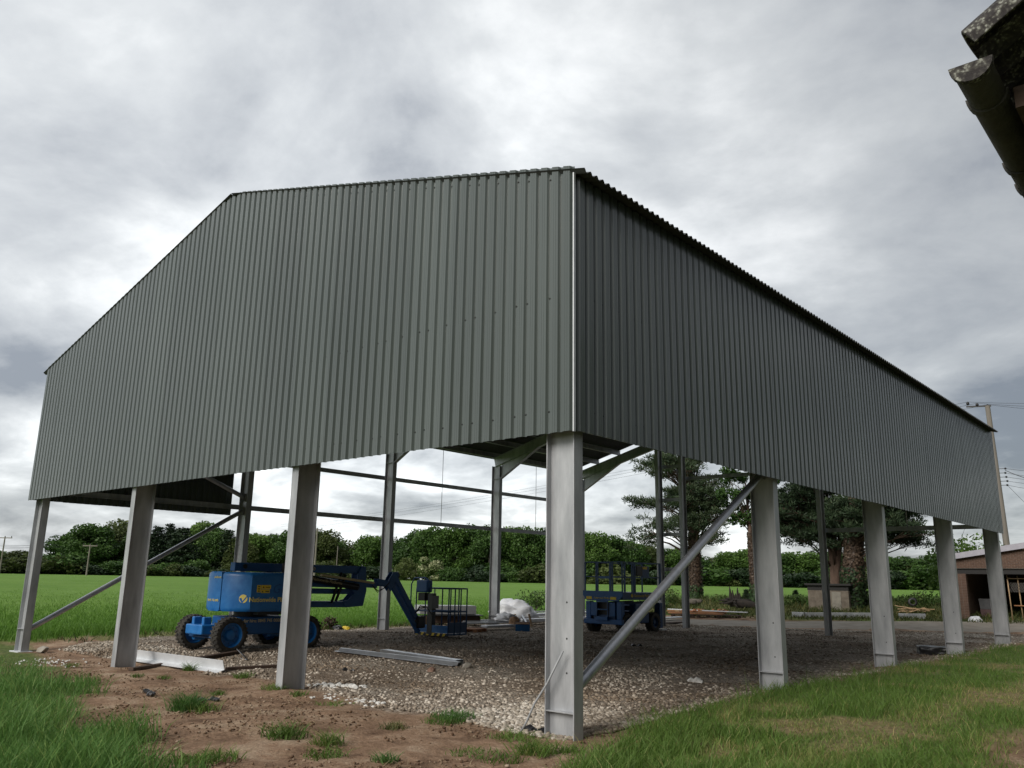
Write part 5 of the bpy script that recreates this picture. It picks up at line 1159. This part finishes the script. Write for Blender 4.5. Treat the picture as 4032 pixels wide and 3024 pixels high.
for i, (u, v, v2, u2, sg) in enumerate([(3958, 1845, 1860, 4260, .1), (3958, 1862, 1890, 4260, .1), (3962, 1878, 1899, 4260, .1), (3966, 1894, 1916, 4260, .1), (3966, 1910, 1935, 4260, .15), (3968, 1912, 2065, 4120, 0.0), (3958, 1852, 1902, 4260, .35)]):
    q = Vector(at_dist(u, v, PD)); wire([q, at_dist(u2, v2, PD+2)], ['topmost', 'second', 'third', 'fourth', 'fifth', 'steep falling', 'thick looping'][i]+' low voltage cable right of the barn end wall', .010 if i < 6 else .018, sag=sg)
    if i < 5:
        loc = q-pb; MB().lathe(tuple(loc-side*.05), tuple(side), [(0, .02), (.02, .06), (.1, .06), (.12, 0)], 8).build('insulator', M_['black'], pe, True)
        MB().bar(tuple(loc-side*.05), tuple(lean*(loc.z/hh)+Vector((0, 0, loc.z))), .03, .03).build('bracket', M_['black'], pe)
wire([pb.lerp(ptop, .78), ground_at(3690, 2385)], 'thin stay wire slanting from the tall pole down to the verge', .010)
for i in range(2): wire([at_dist(-40, 2150+i*8, 168), at_dist(620, 2118+i*8, 176)], ('upper', 'lower')[i]+' far wire crossing the left wood by the field pole', .03, sag=.4)

# ------------------------------------------------------------------ things lying about
def gz(x, y, d=0): return float(H(x, y))+d
def lay(u0, v0, u1, v1): return ground_at(u0, v0), ground_at(u1, v1)
a, b = lay(505, 2602, 885, 2648); a.z += .07; b.z += .05
d = (b-a).normalized(); sidev = Vector((0, 0, 1)).cross(d).normalized()
tl_ = R(17); an = MB().extrude([(p*math.cos(tl_)-q*math.sin(tl_), p*math.sin(tl_)+q*math.cos(tl_)) for p, q in [(0, 0), (-.17, 0), (-.17, .014), (-.014, .014), (-.014, .20), (0, .20)]], a, b, sidev if sidev.y > 0 else -sidev, (0, 0, 1)).build('steel_angle', M_['galv_white'], None, bevel=.003)
tag(an, 'long white galvanised steel angle on the soil beside the left gable post', 'steel angle')
def plank(u0, v0, u1, v1, w, h, mt, label, lift=.03, name='timber_plank', cat='plank', lift2=None):
    a, b = lay(u0, v0, u1, v1); a.z += lift; b.z += lift if lift2 is None else lift2
    return tag(MB().bar(a, b, w, h).build(name, M_[mt], None, bevel=.008), label, cat)
plank(515, 2637, 700, 2612, .12, .06, 'timber_d', 'dark wet plank in front of the white steel angle')
plank(770, 2608, 935, 2580, .15, .09, 'timber_d', 'dark brown timber lying behind the white steel angle', .05)
plank(890, 2642, 1085, 2630, .13, .08, 'timber_d', 'dark brown timber reaching to the right gable post', .04)
rp = [ground_at(930, 2578)+Vector((0, 0, .12)), ground_at(972, 2606)+Vector((0, 0, .05)), ground_at(962, 2604)+Vector((0, 0, .02)), ground_at(948, 2598)+Vector((0, 0, .02))]
tag(MB().tube(rp, .014, 6).build('bent_rod', M_['galv'], None, True), 'thin bent steel rod leaning off the end of the dark timber', 'rod')
def purlin_piece(u0, v0, u1, v1, prof, label, flip=1):
    a, b = lay(u0, v0, u1, v1); a.z += .02; b.z += .02; d = (b-a).normalized(); s = Vector((0, 0, 1)).cross(d).normalized()*flip
    return tag(MB().extrude(prof, a, b, s, (0, 0, 1)).build('loose_purlin', M_['galv_new'], None), label, 'purlin')
zq = [(0, .02), (.16, .02), (.20, .085), (.27, .085), (.31, .02), (.33, .02), (.33, .024), (.315, .024), (.275, .090), (.195, .090), (.155, .025), (0, .025)]
purlin_piece(1312, 2572, 1780, 2626, zq, 'long bright galvanised purlin lying on the gravel nearer the camera')
cq = [(0, 0), (.004, 0), (.004, .085), (.206, .085), (.206, 0), (.21, 0), (.21, .09), (0, .09)]
purlin_piece(1496, 2574, 1795, 2616, cq, 'shorter galvanised channel lying on the gravel behind the long purlin')
cn = [Vector((-.28, YF[0]-.12, 1.02)), Vector((-.50, YF[0]-.16, .62)), Vector((-.66, YF[0]-.20, .38))]
e_ = ground_at(2040, 2890); cn += [cn[-1].lerp(e_, .5)-Vector((0, 0, .04)), e_-Vector((0, 0, .02))]
tag(MB().tube(cn, .013, 8).build('conduit', M_['cable_grey'], None, True), 'thin grey conduit leaning against the near corner column', 'conduit')
# weeds and tufts on the bare soil
def tuft(u, v, n, h, spread, label, seed, mt='ramp_grass', dry=.0, name='grass_tuft'):
    global rng
    g = ground_at(u, v); keep = rng; rng = np.random.default_rng(seed); xy = np.clip(rng.normal(0, spread, (n, 2)), -1.5*spread, 1.5*spread)
    hh_ = h*(.4+.8*rng.random(n)); V = blades(name, xy+np.array([[g.x, g.y]]), hh_, .008+.006*rng.random(n), .5+.8*rng.random(n), np.clip(.1+.45*rng.random(n)+dry*rng.random(n), 0, 1)); rng = keep
    V.transform(Matrix.Translation(-g)); tag(link(name, V, M_[mt], None, g), label, 'weed', 'weeds on the bare soil')
for i, (u, v, n, h, s, lab) in enumerate([(735, 2790, 420, .30, .13, 'largest upright grass tuft on the soil left of centre'), (800, 2795, 160, .18, .12, 'leafy weed growing right against the largest tuft'), (1120, 2905, 260, .22, .13, 'bright green tuft in the lower middle of the soil'), (1290, 2930, 180, .22, .10, 'upright pale tuft low on the soil right of the bright one'), (1280, 2975, 130, .14, .12, 'spreading low tuft nearest the bottom edge in the middle'),
     (1785, 2830, 420, .15, .16, 'dense low weed clump on the rise left of the corner column'), (1740, 2845, 160, .11, .12, 'small pale weed at the left of the dense clump'), (2110, 2960, 260, .22, .13, 'straw coloured tuft at the foot of the corner column'), (2010, 2905, 220, .13, .14, 'low weed patch where the conduit meets the soil'), (1860, 2960, 160, .10, .14, 'flat weed patch left of the corner column foot'), (1975, 2990, 160, .12, .14, 'flat weed patch near the bottom edge below the corner column'), (2240, 2960, 120, .15, .08, 'small weed right against the corner column base'),
     (1515, 2990, 120, .14, .07, 'small bushy weed at the bottom between centre and corner column'), (850, 2990, 200, .12, .16, 'low tuft at the bottom edge right of the tall grass'), (770, 3005, 240, .14, .16, 'spreading tuft at the bottom edge by the tall grass'), (545, 2665, 90, .09, .07, 'tiny weed just right of the left gable post foot'), (640, 2672, 90, .08, .08, 'tiny weed below the middle of the white steel angle'), (745, 2640, 130, .22, .06, 'tall thin weed in front of the white steel angle'), (955, 2665, 160, .14, .10, 'green weed right of the white steel angle end'),
     (1075, 2722, 180, .15, .10, 'weed at the foot of the right gable post'), (1175, 2745, 110, .12, .07, 'weed right of the right gable post foot'), (280, 2625, 120, .12, .10, 'weed on the soil left of the left gable post'), (860, 2735, 90, .10, .06, 'small weed sprig right of the largest tuft'), (1320, 2775, 120, .08, .14, 'low weed by the white chalk scatter'), (2470, 2960, 10, .02, .02, '')]):
    if lab: tuft(u, v, n, h, s, lab, 300+i, 'ramp_tall' if i in (0, 5, 12) else 'ramp_grass', .5 if i in (3, 7) else .1)
tuft(1545, 2870, 130, .12, .10, 'brown dead weed clump on the soil below the gravel edge', 390, 'ramp_dry', .6)
# chalk rubble, dark clods, rocks
def rubble(u, v, n, s, spread, mt, label, seed, cat='rubble'):
    g = ground_at(u, v); r = random.Random(seed); m = MB()
    for _ in range(n):
        x, y = r.gauss(0, spread), r.gauss(0, spread*.6); k = s*r.uniform(.4, 1.2); z = gz(g.x+x, g.y+y)-g.z+k*.25
        b = bmesh.new(); bmesh.ops.create_icosphere(b, subdivisions=1, radius=k*.5)
        for vv in b.verts: vv.co = vv.co*(1+r.uniform(-.25, .25))
        vs_ = [(q.co.x*1.2+x, q.co.y+y, q.co.z*.7+z) for q in b.verts]; b.verts.index_update(); m.add(vs_, [tuple(q.index for q in f.verts) for f in b.faces]); b.free()
    o = m.build('rubble_heap' if n > 3 else 'rock', M_[mt]); o.location = g; return tag(o, label, cat, kind='stuff' if n > 5 else None)
rubble(1350, 2708, 60, .10, .22, 'chalk', 'white chalk rubble right of the right gable post foot', 1); rubble(1250, 2702, 25, .08, .10, 'chalk', 'small grey white chalk heap beside the right gable post', 2)
rubble(1450, 2770, 40, .07, .20, 'chalk', 'thin white chalk scatter on the soil below the gravel', 3); rubble(1290, 2752, 26, .05, .18, 'chalk', 'sparse chalk crumbs below the right gable post', 4)
rubble(200, 2612, 90, .05, .55, 'chalk', 'white chalk streak across the soil left of the left gable post', 5)
rubble(1840, 2632, 1, .28, .01, 'rock', 'larger limestone rock lying near the end of the loose purlins', 6, 'rock'); rubble(165, 2572, 1, .36, .01, 'rock', 'round limestone rock at the left end of the gravel heap', 7, 'rock'); rubble(1990, 2678, 1, .22, .01, 'rock', 'limestone rock on the gravel left of the corner column', 8, 'rock')
rubble(2740, 2690, 3, .30, .12, 'chalk', 'pale limestone rocks at the grass edge left of the first side column', 9, 'rock'); rubble(1700, 2645, 1, .20, .01, 'rust', 'flat reddish stone on the gravel below the purlins', 10, 'rock'); rubble(470, 2618, 1, .20, .01, 'rock', 'stone wedged at the foot of the left gable post', 12, 'rock')
for i, (u, v, n) in enumerate(((590, 2738, 5), (810, 2758, 4), (1370, 2642, 4), (2502, 2546, 2), (2990, 2600, 2), (2105, 2885, 5))):
    rubble(u, v, n, .13 if n > 2 else .16, .09, 'ply', ['black plastic scrap on the soil left of the largest tuft', 'dark scrap on the soil right of the largest tuft', 'dark twig scrap on the gravel between second post and purlins', 'small black scrap on the gravel left of the brace tube', 'black scrap on the gravel left of the first side column', 'dark root debris beside the corner column base'][i], 20+i, 'scrap')
# black polythene bundle by the third side column
a, b = lay(3615, 2572, 3745, 2574); c = (a+b)/2; dv_ = (b-a); Lg = dv_.length
bun = bmesh.new(); bmesh.ops.create_cube(bun, size=1); bmesh.ops.subdivide_edges(bun, edges=bun.edges, cuts=7, use_grid_fill=True)
for v in bun.verts:
    n = mnoise.noise(v.co*4); v.co = Vector((v.co.x*Lg*(1+.05*n), v.co.y*.75*(1+.08*n), (v.co.z+.5)*.26*(1+.22*n)))
me = bpy.data.meshes.new('b'); bun.to_mesh(me); bun.free(); me.polygons.foreach_set('use_smooth', np.ones(len(me.polygons), bool))
o = link('polythene_bundle', me, M_['ply'], None, (c.x, c.y, gz(c.x, c.y)-.03)); o.rotation_euler = (0, 0, math.atan2(dv_.y, dv_.x)); o.modifiers.new('s', 'SUBSURF').levels = 1
tag(o, 'flat bundle wrapped in black polythene beside the third side column', 'bundle')
# materials delivered along the left side: pallet, panels, trims, sheeting, box
def pallet(loc, rz, label, mt='timber_o', n=7):
    e = empty('pallet', loc, rz, label, 'pallet')
    for i in range(n): MB().bx(-.6, .6, -.48+i*.96/n, -.48+(i+.72)*.96/n, .118, .140).build('deck_board', M_[mt], e)
    for y in (-.42, 0, .42):
        MB().bx(-.6, .6, y-.05, y+.05, 0, .02).build('bottom_board', M_[mt], e)
        for x in (-.53, 0, .53): MB().bx(x-.07, x+.07, y-.05, y+.05, .021, .117).build('block', M_[mt], e)
    return e
g = ground_at(1838, 2488); pallet((g.x, g.y, gz(g.x, g.y)), R(20), 'orange brown timber pallet behind the lift cage')
def stack(u0, v0, u1, v1, w, zlo, zhi, mt, label, name, cat, bev=.01):
    a, b = lay(u0, v0, u1, v1); d = (b-a); L_ = d.length; c = (a+b)/2; o = MB().box((0, 0, (zlo+zhi)/2), (L_, w, zhi-zlo)).build(name, M_[mt], None, bevel=bev); o.location = (c.x, c.y, gz(c.x, c.y)); o.rotation_euler = (0, 0, math.atan2(d.y, d.x)); return tag(o, label, cat)
stack(1640, 2462, 1860, 2462, 1.1, .46, .80, 'grey', 'thick pale grey stack of composite panels behind the lift cage', 'panel_stack', 'panels')
stack(1660, 2463, 1880, 2464, 1.2, .10, .38, 'timber_d', 'dark timber bearers under the grey panel stack', 'timber_bearers', 'timber'); 
stack(1690, 2464, 1890, 2465, 1.2, .40, .445, 'black', 'thin black board under the grey panel stack', 'board', 'board')
for i in range(4):
    stack(1815+i*5, 2474-i*3, 2010+i*6, 2470-i*2, .16, .16+i*.02, .20+i*.02, 'galv_new' if i % 2 else 'galv', ['front', 'second', 'third', 'rear'][i]+'most long steel trim lying over the pallet behind the cage', 'steel_trim', 'steel trim', .004)
stack(1905, 2484, 2030, 2478, .35, .10, .19, 'white', 'white wrapped flat pack on the gravel left of the blue box', 'wrapped_pack', 'pack', .03)
for i, (u0, v0, u1, v1, w, z0, z1, mt, lab) in enumerate([(2040, 2462, 2330, 2448, .5, .12, .26, 'white', 'lowest plastic wrapped bundle behind the blue box'), (2060, 2452, 2330, 2438, .45, .30, .42, 'white', 'upper plastic wrapped bundle behind the blue box'), (2010, 2458, 2330, 2444, .18, .27, .295, 'galv_new', 'bright flat steel strip between the wrapped bundles'), (2000, 2450, 2330, 2434, .25, .43, .46, 'galv', 'grey steel strip on top of the wrapped bundles')]): stack(u0, v0, u1, v1, w, z0, z1, mt, lab, 'wrapped_bundle' if mt == 'white' else 'steel_strip', 'bundle' if mt == 'white' else 'steel strip', .03 if mt == 'white' else .004)
def cloth(u, v, rx, ry, rz_, label, seed, ang=0): g = ground_at(u, v); return sack('plastic_sheet', Vector((g.x, g.y, gz(g.x, g.y, .25))), rx, ry, rz_, 'white', label, 'plastic sheet', seed, ang, .42, 6)
cloth(2022, 2452, .92, .62, .55, 'big crumpled heap of white plastic sheeting beyond the blue box', 5, .5); cloth(1995, 2468, .50, .3, .22, 'low crumpled white plastic at the foot of the rear left column', 9, .3)
for i, (u, v, u2, v2) in enumerate(((2021, 2458, 2028, 2418), (2094, 2460, 2083, 2418))):
    a = ground_at(u, v+8); b = Vector(at_dist(u2, v2, math.hypot(a.x-CAM[0], a.y-CAM[1])+.15)); tag(MB().bar(a, b, .10, .03).build('timber_offcut', M_['timber'], None, bevel=.004), ('left', 'right')[i]+' pale upright timber offcut above the blue box', 'offcut')
a = ground_at(2075, 2462); tag(MB().bar(Vector(at_dist(2055, 2424, 34.8)), Vector(at_dist(2072, 2452, 34.2)), .07, .05).build('steel_strip', M_['galv_new'], None), 'short bright steel strip slanting down from the white sheeting', 'steel strip')
g = ground_at(2058, 2484); bxo = empty('cardboard_box', (g.x, g.y, gz(g.x, g.y)), R(38), 'open blue and brown cardboard box on the gravel in front of the wrapped bundles', 'box')
m = MB()
for x0_, x1_, y0_, y1_ in ((-.27, .27, -.19, -.18), (-.27, .27, .18, .19), (-.27, -.26, -.18, .18), (.26, .27, -.18, .18)): m.bx(x0_, x1_, y0_, y1_, 0, .34)
m.bx(-.26, .26, -.18, .18, 0, .01); m.build('carton', M_['boxblue'], bxo)
for s in (-1, 1): MB().bar((0, s*.19, .345), (0, s*.34, .28), .52, .008).build('flap', M_['card'], bxo); MB().bar((s*.27, 0, .345), (s*.38, 0, .22), .36, .008).build('flap', M_['card'], bxo)
sack('canvas_bag', Vector((lambda q: (q.x, q.y, gz(q.x, q.y, .1)))(ground_at(2024, 2478))), .26, .16, .30, 'card', 'small pale canvas bag slumped left of the blue box', 'bag', 14)
# bricks and timbers on pallets by the road
for i, (u, v) in enumerate(((2690, 2428), (2790, 2431), (2872, 2434))):
    g = ground_at(u, v); pallet((g.x, g.y, gz(g.x, g.y)), R(25), ('left', 'middle', 'right')[i]+' old pallet under the long timbers by the road', 'timber_d', 5)
def long(u0, v0, u1, v1, w, h, lift, mt, label, name='long_timber', cat='timber'): a, b = lay(u0, v0, u1, v1); a.z += lift; b.z += lift; return tag(MB().bar(a, b, w, h).build(name, M_[mt], None, bevel=.006), label, cat)
long(2635, 2427, 2850, 2434, .30, .07, .19, 'timber_o', 'front long orange timber on the pallets by the road'); long(2630, 2420, 2860, 2428, .26, .07, .20, 'timber_o', 'rear long orange timber on the pallets by the road')
wb = long(2630, 2418, 2945, 2434, .10, .05, .27, 'white', 'long white fascia strip with notched end on the pallets by the road', 'fascia_strip', 'strip')
brr = random.Random(2); k = 0
for u in list(range(2672, 2708, 9))+list(range(2724, 2812, 8))+list(range(2828, 2872, 9)):
    a, b = lay(u, 2425, u+1, 2425); n = 1+(brr.random() < .4)
    for j in range(n):
        o = MB().box((0, 0, 0), (.215, .1025, .065)).build('brick', M_['redbrick'] if brr.random() < .7 else M_['timber'], None, bevel=.004); o.location = (a.x, a.y+brr.uniform(-.15, .15), gz(a.x, a.y)+.275+.07*j); o.rotation_euler = (0, 0, brr.uniform(0, 3)); tag(o, 'loose clay brick lying on the timbers by the road', 'brick', 'loose bricks on the timbers by the road')
for i, (u, v) in enumerate(((2735, 2388), (2712, 2392))):
    g = ground_at(u, v); tag(MB().tube([g+Vector((-.3, 0, .35)), g+Vector((.45, .1, .33))], .14, 10).build('log', M_['barkgrey'], None, True), ('right', 'left')[i]+' pale cut log behind the loose bricks', 'log')
# uprooted stump
g = ground_at(2895, 2403); st = MB(); rs = random.Random(6)
for i in range(15):
    a = rs.uniform(0, 6.28); l = rs.uniform(.5, 1.3); up = rs.uniform(-.05, .5); st.tube([(0, 0, .35), (math.cos(a)*l*.5, math.sin(a)*l*.3, .35+up*.6), (math.cos(a)*l, math.sin(a)*l*.5, .2+up)], [.16, .08, .02], 6)
for dx, hh2 in ((-.28, 1.35), (-.12, 1.15), (.18, 1.30), (.30, 1.0), (.05, .95)): st.tube([(dx*.5, 0, .2), (dx, .05, hh2*.6), (dx*1.1, 0, hh2)], [.17, .10, .02], 7)
st.tube([(.1, 0, .4), (1.0, .1, .32), (2.1, .2, .10)], [.30, .22, .05], 9)
so_ = st.build('tree_stump', M_['stump'], None, True); so_.location = g; tag(so_, 'dark uprooted tree stump with jagged roots by the road', 'stump')
# long box gutters / steels on the verge
for i, (u0, v0, u1, v1, lab) in enumerate([(3122, 2428, 3168, 2430, 'short left length of grey steel box section on the verge'), (3172, 2430, 3445, 2433, 'middle long grey steel box section on the verge'), (3540, 2436, 3645, 2437, 'right grey steel box section on the verge by the rubbish')]): long(u0, v0, u1, v1, .25, .24, .14, 'galv', lab, 'box_section', 'steel')
g = ground_at(3590, 2425); e = empty('rubbish_pile', g, 0, 'pile of pale sticks and a black tyre scrap on the verge', 'rubbish')
for i in range(9): a = rs.uniform(-.6, .6); MB().bar((rs.uniform(-.9, .2), rs.uniform(-.3, .3), .1+.05*i), (rs.uniform(.2, 1.1), rs.uniform(-.3, .3), .08+rs.uniform(0, .4)), .05, .04).build('stick', M_['timber'], e)
MB().lathe((.05, .2, .68), (.4, -1, .2), [(-.05, .13), (-.06, .2), (0, .24), (.06, .2), (.05, .13)], 18).build('tyre_scrap', M_['black'], e, True)
for i, (u0, v0, u1, v1) in enumerate(((2520, 2452, 2690, 2446), (2540, 2462, 2700, 2455))): long(u0, v0, u1, v1, .5, .05, .18-.12*i, ('galv_new', 'timber_d')[i], ('flat grey steel sheet lying on the pad edge behind the scissor lift', 'dark board beneath the flat steel sheet behind the scissor lift')[i], ('steel_sheet', 'board')[i], ('steel sheet', 'board')[i])
sack('yellow_bag', ground_at(1360, 2478), .22, .12, .10, 'yellow', 'yellow plastic scrap at the field edge behind the boom lift', 'scrap', 21)
sack('black_bag', ground_at(1328, 2478), .22, .14, .12, 'ply', 'black plastic scrap left of the yellow one at the field edge', 'scrap', 22)
g = ground_at(1305, 2472); bm2 = MB()
bush(1300, 2474, .5, .8, 'ivyb', 'brown dead bracken by the boom lift rear wheel', 400, 260, .10)
